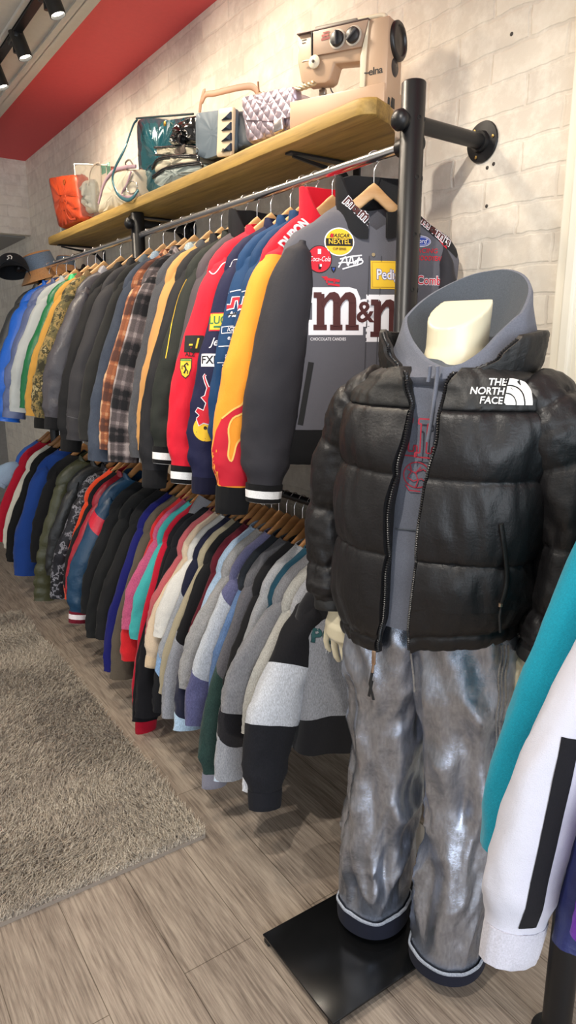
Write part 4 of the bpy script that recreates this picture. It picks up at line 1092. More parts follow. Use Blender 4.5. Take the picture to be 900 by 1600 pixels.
# carrying handle
mb2 = MB(); mb = MB(); mb.tube(catmull([fp(138, 232, .06), fp(146, 170, .06), fp(165, 158, .06), fp(300, 118, .06)], 16), .006, 10); mb2.tube(catmull([fp(440, 85, .06), fp(560, 58, .06), fp(645, 42, .06), fp(666, 62, .06), fp(664, 116, .06)], 20), .006, 10)
hnd = mb2.build('handle', CRM, sew); mb.build('handle_arm', CRM, hnd)
mb = MB(); mb.box((fp(165, 160, .06)+fp(470, 92, .06))/2, (.022, (fp(165, 160)-fp(470, 92)).length, .017), Matrix.Rotation(-math.atan2(fp(470, 92).z-fp(165, 160).z, abs(fp(470, 92).y-fp(165, 160).y)), 4, 'X'), bev=.005)
mb.build('handle_grip', plain('#8d877d', .5), hnd)
mb = MB(); mb.cyl(fp(256, 210, .05), fp(256, 178, .05), .0018, 8); mb.lathe([(0, 0), (.004, .001), (.004, .003), (0, .004)], fp(256, 180, .05)); mb.build('spool_pin', MET, sew)
# hand wheel on the near end
My = Matrix.Rotation(PI/2, 4, 'X')
wh = MB().lathe([(0, -.002), (.044, -.002), (.046, .002), (.046, .012), (.042, .016), (.036, .016), (.033, .011), (.022, .010), (.011, .013), (0, .013)], ep(800, 295), My, 44).build('hand_wheel', plain('#1d1b1c', .38), sew)
MB().lathe([(0, -.002), (.022, -.002), (.022, .004), (.018, .007), (0, .007)], ep(785, 478), My, 28).build('side_dial', plain('#2a2627', .4), sew)
MB().box(ep(752, 712), (.012, .004, .018), bev=.001).build('socket', plain('#151515', .5), sew)
MB().box(ep(780, 725), (.022, .004, .024), bev=.001).build('socket', plain('#151515', .5), sew)
SB = bvh_of(*[o for o in sew.children if o.name.startswith(('bed', 'arm', 'pillar', 'face_plate'))])
INK = plain('#22201f', .5)
def wpt(cx, cy): return ROOTM[sew] @ fp(cx, cy)
p = wpt(657, 495); decal('maker_lettering', [(text2d('elna', .017, .018, wide=1.15, sp=.9), INK), (stroke2d([(-.030, -.001), (-.018, -.001)], .0028), INK)], p, -SL, (0, 0, 1), SB, sew, off=.0006)
p = wpt(313, 250); decal('red_badge', [(poly2d(rect(-.013, -.011, .013, -.005)), plain('#8f3a35', .5)), (text2d('Lotus', .007, .01), plain('#8f3a35', .5)), (text2d('Super', .006, .0, y=.009), INK)][0:1]+[(poly2d(rect(-.012, -.003, .010, .003)), plain('#a5554c', .5)), (poly2d(rect(-.008, .005, .012, .008)), plain('#a5554c', .5))], p, -SL, (0, 0, 1), SB, sew, off=.0006)
p = wpt(152, 290); decal('small_print', [(poly2d(rect(-.008, .003, .008, .006)), INK), (poly2d(rect(-.007, -.003, .005, -.001)), INK)], p, -SL, (0, 0, 1), SB, sew, off=.0006)

# ---------------------------------------------------------------- bags on the shelf
def slab(name, pts, x0, depth, mat, parent, org, inset=.10, pw=2.6, wr=.004, n=72, rows=13, seed=0.0, floor=SZT+.0012, ground=.012):
    """soft bag body: outline in the y-z plane swept through the depth with rounded edges"""
    P = [Vector((0, p.y, max(p.z, floor) if p.z > floor+ground else floor)) for p in pts]
    L_ = P+[P[0]]; d = [0]
    for a, b in zip(L_, L_[1:]): d.append(d[-1]+(b-a).length)
    R = []
    for i in range(n):
        t = d[-1]*i/n; k = max(j for j in range(len(P)) if d[j] <= t+1e-9); f = (t-d[k])/max(d[k+1]-d[k], 1e-9); R.append(L_[k].lerp(L_[k+1], f))
    for _ in range(2): R = [(R[i-1]+R[i]*2+R[(i+1) % n])/4 for i in range(n)]
    c = sum(R, Vector())/n; rings = []
    for j in range(rows):
        t = -1+2*j/(rows-1); s = 1-inset*abs(t)**pw
        ring = []
        for p in R:
            q = c+(p-c)*s; q.z = max(q.z, floor)
            q += Vector((0, N3(q.y*20+seed, q.z*20, t)*wr, 0)); ring.append(Vector((x0+depth*(t+1)/2, q.y, q.z))-org)
        rings.append(ring)
    mb = MB()
    # puffed faces
    def cap(r, sg):
        cc = sum(r, Vector())/len(r); out = []
        for k in (.75, .45, .15): out.append([cc+(p-cc)*k+Vector((sg*depth*.10*(1-k*k), 0, 0))+Vector((wr*2*N3(p.y*25+seed, p.z*25, k*3), 0, 0)) for p in r])
        return out
    mb.loft(cap(rings[0], -1)[::-1]+rings+cap(rings[-1], 1), True, True, True)
    return mb.build(name, mat, parent, auto=60)
def bag(name, label, cat, y):
    o = Vector((1.25, y, SZT)); return thing(name, label, cat, o), o
def bp(lst, x): return [pp(a, b, x) for a, b in lst]
def strap(name, pxs, x, r, mat, parent, o, flat=.3, up=(1, 0, 0), n=40, xs=None):
    P = [Vector((x if xs is None else xs[i], *pp(a, b, x if xs is None else xs[i])[1:]))-o for i, (a, b) in enumerate(pxs)]
    return MB().tube(catmull(P, n), r, 12, flat=flat, up=up).build(name, mat, parent)
# silver quilted bag
def quilt_mat():
    m, nt, b = newmat('silver_quilt'); tc = nt.nodes.new('ShaderNodeTexCoord'); sp = nt.nodes.new('ShaderNodeSeparateXYZ'); nt.links.new(tc.outputs['Object'], sp.inputs[0])
    u = math_(nt, 'ADD', sp.outputs[1], sp.outputs[2]); v = math_(nt, 'SUBTRACT', sp.outputs[1], sp.outputs[2])
    h = math_(nt, 'MULTIPLY', math_(nt, 'POWER', math_(nt, 'ABSOLUTE', math_(nt, 'SINE', math_(nt, 'MULTIPLY', u, 82))), .5), math_(nt, 'POWER', math_(nt, 'ABSOLUTE', math_(nt, 'SINE', math_(nt, 'MULTIPLY', v, 82))), .5))
    b.inputs['Base Color'].default_value = lin('#b5a7b4'); b.inputs['Metallic'].default_value = .6; b.inputs['Roughness'].default_value = .33
    bump(nt, b, h, .5, .008); return m
QM = quilt_mat()
t, o = bag('quilted_handbag', 'metallic silver-lilac quilted handbag with rope chain, next to the sewing machine', 'handbag', 1.9)
slab('body', bp([(374, 166), (382, 150), (450, 140), (470, 190), (455, 200), (384, 226)], 1.225), 1.225, .10, QM, t, o, wr=.003)
slab('flap', bp([(378, 152), (460, 134), (462, 182), (424, 190), (380, 188)], 1.215), 1.212, .03, QM, t, o, .03, wr=.002)
mb = MB()
P = catmull([pp(402, 152, 1.235), pp(412, 150, 1.23), pp(440, 147, 1.225), pp(470, 140, 1.225), pp(492, 132, 1.235)], 60)
for s in (0, PI):
    mb.tube([p-o+Vector((.004*math.cos(k*.75+s), 0, .004*math.sin(k*.75+s)+.004)) for k, p in enumerate(P)], .0042, 8)
mb.build('rope_chain', plain('#b9a88a', .35, .6), t)
c = pp(436, 196, 1.21)-o; MB().box(c, (.012, .045, .035), bev=.004).build('clasp', plain('#c9c3c6', .25, .9), t)
# blue grey shoulder bag
t, o = bag('shoulder_bag', 'blue-grey shoulder bag with a cream studded panel and tan strap, on the shelf', 'handbag', 2.3)
BG = plain('#5a6874', .5, bmp=(200, .1, .001)); BGD = plain('#3c454e', .5)
slab('body', bp([(308, 180), (375, 170), (388, 228), (360, 240), (309, 250)], 1.235), 1.235, .09, BGD, t, o)
fl = slab('flap', bp([(305, 176), (366, 168), (364, 236), (350, 240), (322, 249), (305, 244)], 1.215), 1.215, .022, BG, t, o, .03, wr=.001)
pn = slab('panel', bp([(341, 169), (364, 166), (361, 238), (338, 246)], 1.208), 1.208, .012, plain('#d8c3a4', .55), fl, o, .03, wr=0)
for k in range(4):
    cy = 182+k*16.5; a, b_, c = (pp(345+i[0], cy+i[1], 1.203)-o for i in ((0, 6), (15, -8), (15, 4)))
    mb = MB(); vs = [a, b_, c]; ce = (a+b_+c)/3+Vector((-.006, 0, 0)); bk = [v+Vector((.006, 0, 0)) for v in vs]
    mb.add(vs+bk+[ce], [[0, 1, 6], [1, 2, 6], [2, 0, 6], [0, 3, 4, 1], [1, 4, 5, 2], [2, 5, 3, 0]]); mb.build('stud', plain('#3f4a5c', .3, .6), pn, smooth=False)
MB().lathe([(0, -.003), (.006, 0), (.005, .003), (0, .004)], pp(349, 235, 1.203)-o, Mx, 14).build('snap_button', plain('#8d8478', .3, .8), pn)
TAN = plain('#94694a', .55)
strap('shoulder_strap', [(312, 176), (314, 160), (319, 142), (316, 158), (322, 148), (335, 146), (355, 141), (378, 136), (395, 136), (405, 148)], 1.26, .010, TAN, t, o, .22, (1, 0, 0), 90)
mb = MB(); P = [pp(a, b, 1.258)-o for a, b in ((403, 128), (404, 140), (406, 152))]; mb.tube(P, .003, 8); mb.build('strap_end', TAN, t)
# folded clutch stack
CR = plain('#b5ad97', .6, bmp=(60, .2, .002)); PG = plain('#8f9995', .55, bmp=(60, .2, .002)); BLKP = plain('#101113', .14, .0, coat=.6, bmp=(18, .5, .01))
for nm, lab, pts, mt, xx in (('clutch_bag', 'pale grey clutch bag with black piping, bottom of the pile beside the teal tote', [(240, 276), (262, 262), (310, 254), (318, 262), (308, 270), (250, 288), (238, 286)], PG, 1.205),
                         ('clutch_bag', 'cream zipped clutch bag in the middle of the pile beside the teal tote', [(239, 262), (252, 247), (306, 243), (310, 254), (262, 263), (242, 272)], CR, 1.212),
                         ('clutch_bag', 'flat cream and brown clutch bag, topmost of the pile beside the teal tote', [(243, 231), (303, 229), (304, 243), (244, 242)], CR, 1.22)):
    t, o = bag(nm, lab, 'clutch bag', 2.55)
    P = bp(pts, xx); slab('body', P, xx, .075, mt, t, o, .05, floor=SZT+.001)
    for off in ((0, 1) if len(pts) > 4 else (0,)):
        Q = [Vector((xx-.003, p.y, max(p.z-.006*off, SZT+.006)))-o for p in P[:4]]
        MB().tube(catmull(Q, 24), .0042, 8).build('piping', BLKP, t)
    if len(pts) == 4: MB().box((P[1]*.35+P[2]*.35+P[0]*.15+P[3]*.15)-o+Vector((-.006, 0, 0)), (.006, .08, .028), bev=.001).build('brown_label', plain('#4d4038', .6), t)
# black patent bag crumpled on the pile
t, o = bag('patent_bag', 'crumpled glossy black patent bag lying over the clutch pile', 'handbag', 2.6)
slab('body', bp([(268, 205), (276, 190), (303, 178), (306, 222), (270, 224), (263, 214)], 1.225), 1.222, .055, BLKP, t, o, .2, wr=.012, seed=4)
slab('knot', bp([(266, 212), (282, 208), (284, 226), (268, 226)], 1.21), 1.2, .04, BLKP, t, o, .3, wr=.012, seed=9)
# teal patent tote
t, o = bag('tote_bag', 'glossy teal patent tote bag with one long strap hanging over the shelf edge', 'handbag', 2.8)
TEAL = plain('#0d4a55', .16, .15, coat=.7, bmp=(7, .25, .012))
slab('body', bp([(211, 184), (225, 180), (262, 184), (302, 177), (304, 262), (262, 290), (217, 297), (213, 250)], 1.29), 1.29, .10, TEAL, t, o, .07, wr=.008, seed=2, ground=.075)
strap('shoulder_strap', [(214, 188), (208, 196), (195, 232), (180, 262), (176, 282), (184, 303), (196, 312), (206, 310), (216, 297)], 1.19, .0075, plain('#3f6b75', .25, .2), t, o, .5, xs=[1.285, 1.26, 1.2, 1.185, 1.183, 1.183, 1.183, 1.185, 1.20])
MB().lathe([(0, -.003), (.010, 0), (.009, .003), (0, .004)], pp(258, 193, 1.279)-o, Mx, 16).build('snap_button', plain('#b98d3a', .3, .9), t)
MB().tube([pp(213, 185, 1.295)-o, pp(250, 182, 1.295)-o, pp(302, 178, 1.295)-o], .004, 8).build('top_piping', plain('#0a2a30', .3), t)
# cream dome bag
t, o = bag('bowling_bag', 'cream domed handbag with lilac trim, behind the teal tote strap', 'handbag', 3.25)
slab('body', bp([(151, 336), (156, 305), (170, 275), (186, 264), (212, 262), (216, 316)], 1.235), 1.232, .13, plain('#bdb5a2', .45), t, o, .08)
LIL = plain('#a58a95', .5)
strap('trim', [(154, 318), (162, 288), (176, 268), (192, 262), (212, 260)], 1.228, .008, LIL, t, o, .5)
strap('trim', [(205, 268), (198, 288), (190, 304), (200, 308), (214, 304)], 1.222, .006, LIL, t, o, .5)
strap('handle', [(200, 268), (196, 255), (202, 250), (208, 258)], 1.24, .004, plain('#6d6258', .5), t, o, .8)
strap('handle_ring', [(206, 282), (198, 292), (202, 302), (212, 300), (214, 288), (206, 282)], 1.22, .003, plain('#c7c2bc', .25, .8), t, o, 1)
# clear plastic bag
t, o = bag('clear_tote_bag', 'transparent plastic tote bag with pale contents, next to the orange bag', 'handbag', 3.6)
CLR = plain('#eef0ea', .08, trans=.96); CLR.node_tree.nodes['Principled BSDF'].inputs['IOR'].default_value = 1.08
P = bp([(116, 256), (168, 258), (166, 334), (123, 339)], 1.235)
slab('body', P, 1.235, .12, CLR, t, o, .02, wr=.001)
slab('contents', bp([(124, 300), (134, 284), (150, 280), (152, 330), (126, 336)], 1.27), 1.265, .05, plain('#d9d6cc', .5, bmp=(40, .6, .01)), t, o, .2, wr=.02, seed=5)
strap('handle', [(139, 290), (141, 268), (148, 257), (156, 256), (158, 275), (157, 300)], 1.225, .005, plain('#8a7d70', .5), t, o, .4)
strap('edge_piping', [(116, 256), (168, 258)], 1.232, .003, plain('#d9d9d0', .3), t, o, 1)
strap('edge_piping', [(116, 256), (123, 339)], 1.232, .003, plain('#d9d9d0', .3), t, o, 1)
MB().box((pp(168, 264, 1.30)-o), (.004, .06, .05), bev=.001).build('green_card', plain('#79b79a', .6), t)
# orange bag
t, o = bag('tote_bag', 'orange-red leather tote bag with ring strap, at the far end of the shelf', 'handbag', 3.95)
OR = plain('#b8401b', .45, bmp=(70, .3, .004), var=.15)
slab('body', bp([(75, 277), (98, 273), (118, 271), (128, 345), (92, 358), (84, 320)], 1.225), 1.222, .11, OR, t, o, .06, wr=.006, seed=7)
strap('strap', [(100, 282), (101, 300), (104, 318), (104, 334), (110, 343), (118, 342)], 1.212, .006, plain('#a83c1c', .5), t, o, .35)
MB().lathe([(.010, -.002), (.014, -.002), (.014, .002), (.010, .002), (.010, -.002)], pp(100, 285, 1.212)-o, Mx, 24, cap=False).build('buckle_ring', plain('#c79a4a', .3, .9), t)
strap('seam', [(87, 309), (100, 306), (121, 303)], 1.216, .0012, plain('#93381a', .6), t, o, 1)
strap('seam', [(92, 330), (106, 327), (124, 324)], 1.216, .0012, plain('#93381a', .6), t, o, 1)
# grey spool by the end
p = pp(90, 350, 1.30)
t = MB().lathe([(0, 0), (.03, 0), (.032, .006), (.026, .012), (.026, .07), (.032, .076), (.032, .082), (.02, .084), (0, .084)], (1.28, SY1-.035, SZT+.0005), None, 24).build('thread_spool', plain('#9aa09a', .5))
tag(t, 'small grey spool at the far left end of the wooden shelf', 'spool')
# ---------------------------------------------------------------- track lamps on the ceiling
t = thing('light_track', 'black ceiling track carrying the spot lamps along the white panel', 'light track', (.879, 2.9, ZC-.045))
MB().box((0, 0, -.010), (.036, 3.2, .02), bev=.002).build('rail', BLACKM, t, smooth=False)
MB().box((-.03, 0, -.006), (.02, 3.2, .012), bev=.002).build('side_lip', CEILW, t, smooth=False)
LAMPS = [(3.61, 'leftmost'), (3.21, 'middle'), (2.76, 'right-hand')]
for y, w in LAMPS:
    o = Vector((.905, y+.02, 2.60)); t = thing('spot_light', 'black cylindrical spot lamp on the ceiling track, %s of the three' % w, 'spot lamp', o, 0, 'track spot lamps')
    ax = (Vector((1.02, y-.05, 2.2))-o).normalized(); M = ax.to_track_quat('Z', 'Y').to_matrix().to_4x4()
    b = MB().lathe([(0, -.115), (.024, -.115), (.028, -.108), (.029, 0), (.0265, .001), (.025, -.012), (0, -.014)], (0, 0, 0), M, 32).build('housing', plain('#1b1a18', .45), t)
    e, nt, bs = newmat('lamp_glow'); bs.inputs['Base Color'].default_value = (1, .95, .85, 1); bs.inputs['Emission Color'].default_value = (1, .93, .8, 1); bs.inputs['Emission Strength'].default_value = 12
    MB().lathe([(0, -.011), (.0248, -.011), (.0248, -.0102), (0, -.009)], (0, 0, 0), M, 28).build('lamp_lens', e, b)
    mb = MB(); tp = Vector((.879, y+.06, ZC-.065))-o; j = -ax*.075; mb.box(tp+Vector((0, 0, -.008)), (.03, .11, .022), bev=.003); mb.cyl(tp, tp+Vector((0, 0, -.06)), .011, 12); mb.tube([tp+Vector((0, 0, -.055)), j+Vector((0, .03, .0)), j], .009, 10)
    mb.build('arm', BLACKM, t)

# ---------------------------------------------------------------- hats on the far post
def bucket(loc, label, c1, c2, tilt=(.0, .0, 0), s=1.0):
    t = thing('bucket_hat', label, 'hat', loc, tilt[2])
    t.rotation_euler = tilt
    mb = MB(); mb.lathe([(0, .100*s), (.05*s, .099*s), (.078*s, .093*s), (.085*s, .082*s), (.092*s, .03*s), (.097*s, 0), (.094*s, 0), (.088*s, .03*s)], (0, 0, 0), None, 40, cap=False); cr = mb.build('crown', fabric(c1, 'denim'), t)
    mb = MB(); mb.lathe([(.096*s, .004), (.12*s, -.025*s), (.148*s, -.058*s), (.149*s, -.061*s), (.146*s, -.061*s), (.118*s, -.03*s), (.094*s, 0)], (0, 0, 0), None, 40, cap=False); mb.build('brim', fabric(c2, 'denim'), t)
    mb = MB(); mb.lathe([(0, .1015*s), (.05*s, .1005*s), (.079*s, .0945*s), (.0835*s, .088*s)], (0, 0, 0), None, 40, cap=False); mb.build('top_panel', fabric(c2, 'denim'), cr)
    return t
bucket((RX-.004, 4.40, 1.90), 'denim and tan bucket hat on top of the far rack post', '#66778a', '#c58a48', (-.15, -.25, .4), .98)
bucket((RX+.145, 4.42, 1.925), 'second denim and tan bucket hat, half hidden behind the first', '#5a6a7a', '#b57f40', (0, .1, 1), .62)
t = thing('baseball_cap', 'black baseball cap with a white emblem, hanging beside the bucket hat', 'hat', (RX-.175, 4.38, 1.87)); t.rotation_euler = (.1, -.35, -1.9)
mb = MB(); rings = []
for j in range(12):
    q = j/11; rr = .092*math.cos(q*PI/2*.98)**.7; z = .105*math.sin(q*PI/2)
    rings.append([(rr*1.05*math.cos(2*PI*i/36), rr*math.sin(2*PI*i/36), z) for i in range(36)])
mb.loft(rings, cap1=True); cr = mb.build('crown', fabric('#202226', 'cotton'), t)
mb = MB(); rings = []
for j in range(8):
    q = j/7; rings.append([((.085+.075*q*math.cos(a)**.6)*math.cos(a)*1.08, (.088+.01*q)*math.sin(a), .004-.012*q-.03*math.sin(a)**2*q+dz) for a in [(-1+2*k/20)*1.35 for k in range(21)] for dz in (0,)])
mb.loft(rings, closed=False); vz = mb.build('visor', fabric('#202226', 'cotton'), t)
md = vz.modifiers.new('t', 'SOLIDIFY'); md.thickness = .004
mb = MB(); mb.tube([(.093, -.016, .035), (.091, -.004, .045), (.093, -.012, .055), (.089, .004, .062), (.092, .012, .05), (.093, .006, .036)], .003, 8); mb.build('emblem', plain('#e8e6e0', .7), cr)

# ---------------------------------------------------------------- low white box behind the mannequin
t = thing('storage_box', 'low white box on the floor behind the mannequin, seen between the trouser legs', 'box', (1.385, 1.20, 0))
MB().box((0, 0, .055), (.17, .30, .11), bev=.003).build('body', plain('#cfcac2', .6), t, smooth=False)
MB().box((0, 0, .113), (.178, .308, .012), bev=.003).build('lid', plain('#7d7468', .6), t, smooth=False)

# ---------------------------------------------------------------- second rack in the right foreground
R2X, R2Z = 1.15, 1.45
rk = thing('clothes_rack', 'black clothes rack post at the lower right corner, carrying sports jackets', 'clothes rack', (R2X, .66, 0))
MB().lathe([(.05, 0), (.05, .008), (.03, .012), (.03, R2Z+.05), (0, R2Z+.052)], (0, 0, 0), None, 32).build('post', BLACKM, rk)
MB().cyl((0, 0, R2Z), (0, -.85, R2Z), .0125, 24).build('rail', CHROME, rk)
MB().cyl((0, -.003, R2Z), (WX-R2X-.003, -.003, R2Z), .0125, 20).build('wall_bar', BLACKM, rk)
GF = 'sports jackets on the foreground rack'; FG = {}
def fg(key, y, label, short, color, **kw):
    yaw = kw.pop('yaw', 0)
    FG[key] = garment('sports_jacket', label, 'jacket', y, R2Z, color, yaw=yaw, xr=R2X, group=GF, kind=kw.pop('kind', 'nylon'), L=.70, collar='stand', **kw)
    hanger(y, R2Z, yaw, 'wooden hanger holding the %s on the foreground rack' % short, True, 'hangers on the foreground rack', R2X)
fg('teal', .565, 'turquoise sports jacket in the right foreground, beside the mannequin', 'turquoise jacket', '#1193ad', kind='cotton', end=(778, 1330), ra=.062, rb=.04, th=.03, wr=.6)
fg('black', .53, 'dark navy sports jacket between the turquoise and white ones', 'dark navy jacket', '#191a2a', end=(870, 1300), ra=.05, rb=.03, th=.02)
fg('white', .485, 'white sports jacket with a black sleeve stripe in the right foreground', 'white striped jacket', '#c6c6d1', sbands=[(0, '#1c1c2e'), (.20, '#c9102c'), (.29, '#c6c6d1')], kind='twill', end=(785, 1452), ra=.085, rb=.045, th=.04, wr=.5, cuff=('#c6c5d0', .05))
fg('navy', .43, 'royal navy sports jacket right of the white one', 'royal navy jacket', '#232a5c', end=(893, 1480), ra=.05, rb=.035, th=.03)
fg('purple', .385, 'purple sports jacket at the right edge of the picture', 'purple jacket', '#6a2aa8', end=(925, 1480), ra=.05, rb=.035, th=.03)
BWt = bvh_of(FG['white']['sleeve']); 
pts = [(885, 1190), (870, 1240), (856, 1290), (843, 1345), (832, 1400), (824, 1450)]
P = [on(BWt, *q) for q in pts]; P = [q for q in P if q]
if len(P) > 2:
    ax = (P[0]-P[-1]).normalized(); c = (P[0]+P[-1])/2; ln = (P[0]-P[-1]).length/2
    v = Vector((.70, .70, 0)); xd = ax.cross(-v).normalized()
    xd = -v.cross(ax).normalized()
    if xd.dot(_R) < 0: xd = -xd
    decal('black_stripe', [(poly2d(rect(-.0125, -ln, .0125, ln+.03)), fabric('#18181c', 'cotton'))], c, xd, ax, BWt, FG['white']['sleeve'])
# ---------------------------------------------------------------- lettering, patches and emblems on the garments
EW = plain('#ece9ee', .75); EB = plain('#4a1d1c', .75); ER = plain('#c8162c', .75); EY = plain('#e9bd2c', .7); EK = plain('#141416', .8); EBL = plain('#1f3f9c', .7); ESILV = plain('#c9cbd2', .7)
def px2d(bvh, A, xd, yd, pts):
    xd = Vector(xd).normalized(); yd = Vector(yd); yd = (yd-xd*yd.dot(xd)).normalized(); n = xd.cross(yd); out = []
    for p in pts:
        h = bvh.ray_cast(_C, pray(*p))[0]
        if h is None or abs((h-A).dot(n)) > .05:
            d = pray(*p); h = _C + d*((A-_C).dot(n)/d.dot(n))
        out.append(((h-A).dot(xd), (h-A).dot(yd)))
    return out
def letter_m():
    R_ = [rect(0, 0, .34, .14), rect(.42, 0, .74, .14), rect(.82, 0, 1.16, .14), rect(.08, .1, .27, .9), rect(.0, .80, .2, .94), rect(.49, .1, .68, .72), rect(.89, .1, 1.08, .72)]
    arch = lambda d: [(.2+d, .62), (.28+d, .80), (.40+d, .93), (.52+d, .95), (.62+d, .9), (.67+d, .80), (.68+d, .68), (.49+d, .68), (.47+d, .76), (.41+d, .76), (.33+d, .68), (.26+d, .55)]
    return [poly2d(r) for r in R_] + [poly2d(arch(0)), poly2d(arch(.4))]
def backing_m(): return poly2d([(-.12, -.12), (1.28, -.12), (1.28, .26), (1.20, .28), (1.20, .80), (1.1, 1.02), (.9, 1.07), (.3, 1.06), (-.12, 1.06), (-.12, .70), (-.03, .68), (-.03, .26), (-.12, .26)])
T = UP['team']; TB = T['body']; tb = bvh_of(TB); tm = ROOTM[T['root']].to_3x3(); TX = tm @ Vector((1, 0, 0)); Z = Vector((0, 0, 1))
def tdec(name, px, pcs, rot=0, tgt=None, par=None, **k):
    b = tgt or tb; A = on(b, *px)
    if A is None: return
    xd = TX*math.cos(rot)+Z*math.sin(rot); yd = -TX*math.sin(rot)+Z*math.cos(rot)
    return decal(name, pcs, A, xd, yd, b, par or TB, **k)
h = .098
pcs = [(xf(backing_m(), h, x=-.058, y=-.05), EW)] + [(xf(p, h, x=-.058, y=-.05), EB) for p in letter_m()]
tdec('letter_patch', (526, 484), pcs, label='large brown letter on white backing')
pcs = [(poly2d(ell(.030, .034)), EW), (text2d('&', .05, .02), EB)]; tdec('ampersand_patch', (570, 489), pcs)
pcs = [(xf(backing_m(), h, x=-.012, y=-.05), EW)] + [(xf(p, h, x=-.012, y=-.05), EB) for p in letter_m()]
tdec('letter_patch', (586, 495), pcs, label='large brown letter on white backing')
tdec('small_lettering', (513, 530), [(text2d('CHOCOLATE CANDIES', .0075, .012, wide=.8), EW)])
pcs = [(poly2d(ell(.031, .033)), EK), (poly2d(ell(.029, .031)), ER), (text2d('Coca-Cola', .012, .0, .35, .72), EW), (poly2d(rect(-.004, .012, .004, .024)), EW), (poly2d(rect(-.003, -.024, .003, -.012)), EK), (poly2d(rect(0, -.018, .005, -.012)), EW)]
tdec('round_patch', (499, 405), pcs, label='round red patch with white script')
pcs = [(poly2d(ell(.038, .034)), EW), (poly2d(ell(.035, .031)), EY), (poly2d(rect(-.034, -.010, .034, .008)), EK), (text2d('NEXTEL', .012, .012, wide=.9), EY), (text2d('NASCAR', .009, .012, .3, y=.0145), EK), (poly2d(rect(-.022, .010, -.016, .019)), ER), (text2d('CUP SERIES', .006, .01, y=-.017, wide=.8), EK)]
tdec('round_patch', (530, 378), pcs, label='round yellow and black patch')
sig = [[(-.03, -.014), (-.012, .012), (-.006, -.010), (.004, .014), (.01, -.006), (.024, .012), (.016, -.01)], [(-.026, .006), (.0, .012), (.03, .016)], [(-.02, -.018), (.0, -.012), (.028, -.004), (.03, .004), (.012, .002)], [(-.03, -.004), (-.016, -.002), (.006, -.002), (.03, .008)]]
tdec('signature', (547, 409), [(stroke2d([tuple(q)[:2] for q in catmull([(a, b, 0) for a, b in s], 24)], .0034), EW) for s in sig])
tdec('small_emblem', (521, 421), [(poly2d([(-.007, .006), (.007, .006), (.005, -.003), (0, -.009), (-.005, -.003)]), EK), (poly2d([(-.004, .004), (.004, .004), (0, -.005)]), EBL)])
tdec('red_lettering', (518, 437), [(poly2d([(-.026, .007), (-.012, .008), (-.008, .0), (-.016, .001)]), ER), (text2d('Turbo', .013, .012, .15, .8, x=.008), ER), (text2d('fuel', .010, .012, .1, .8, x=.012, y=-.015), ER)][:1]+[(stroke2d([(-.018, .002), (.02, -.003)], .006), ER), (stroke2d([(-.01, -.010), (.02, -.014)], .005), ER), (stroke2d([(-.012, .006), (-.012, -.008)], .004), ER), (stroke2d([(.006, .003), (.006, -.008)], .004), ER)])
pcs = [(poly2d(rect(-.062, -.034, .062, .034)), EY), (poly2d(rect(-.059, -.031, .059, .031)), plain('#c79a22', .7)), (poly2d(rect(-.057, -.029, .057, .029)), EY), (text2d('Pedigree', .024, .05, wide=.80), EBL), (text2d('Pedigree', .024, .012, wide=.80), EW)]
tdec('yellow_patch', (616, 430), pcs, label='yellow patch')
pcs = [(poly2d(ell(.0285, .0135)), EW), (poly2d(ell(.027, .012)), EBL), (poly2d(ell(.0245, .0098), ell(.0235, .0090)), EW), (text2d('Ford', .012, .004, .3, .95), EW)]
tdec('oval_patch', (657, 377), pcs, label='blue oval patch')
tdec('red_lettering', (664, 392), [(text2d('RACING', .0115, .004, .15, 1.15), ER)]); tdec('red_lettering', (671, 404), [(text2d('GOODYEAR', .0115, .016, .2, .85), ER)])
tdec('red_white_lettering', (677, 439), [(text2d('Combos', .021, .06, wide=.9), EW), (text2d('Combos', .021, .015, wide=.9), ER)])
tdec('snap_button', (583, 398), [(poly2d(ell(.0045, .0045)), plain('#b59f7c', .3, .8))], off=.003)
def tstroke(name, pts, w, mat, tgt=None, par=None, off=.0012):
    b = tgt or tb; A = on(b, *pts[len(pts)//2])
    if A is None: return
    q = px2d(b, A, TX, Z, pts); return decal(name, [(stroke2d([tuple(k)[:2] for k in catmull([(a, c, 0) for a, c in q], 30)], w), mat)], A, TX, Z, b, par or TB, off=off)
tstroke('pocket_welt', [(486, 566), (478, 612), (469, 664)], .014, EK); tstroke('placket_seam', [(577, 400), (572, 520), (567, 640), (564, 740)], .003, plain('#45444a', .9)); tstroke('placket_seam', [(596, 400), (590, 520), (585, 640)], .003, plain('#45444a', .9))
tall = bvh_of(TB, T['sleeve'], T['sleeve_wall'])
tstroke('red_piping', [(656, 346), (678, 364), (698, 388)], .005, ER, tall)
A = on(tall, 682, 362)
if A: tdec('shoulder_lettering', (682, 362), [(poly2d(rect(-.085, -.016, .085, .03)), EK), (text2d("m&m's", .026, .07, wide=.95), EW), (text2d("m&m's", .026, .02, wide=.95), EB)], -.62, tall, TB)
cb = bvh_of(T['collar'])
tdec('collar_lettering', (563, 330), [(text2d("m&m's", .026, .07, wide=.9), EW), (text2d("m&m's", .026, .02, wide=.9), EB)], -.75, cb, T['collar']); tdec('collar_lettering', (650, 345), [(text2d("m&m's", .026, .07, wide=.9), EW), (text2d("m&m's", .026, .02, wide=.9), EB)], .8, cb, T['collar'])
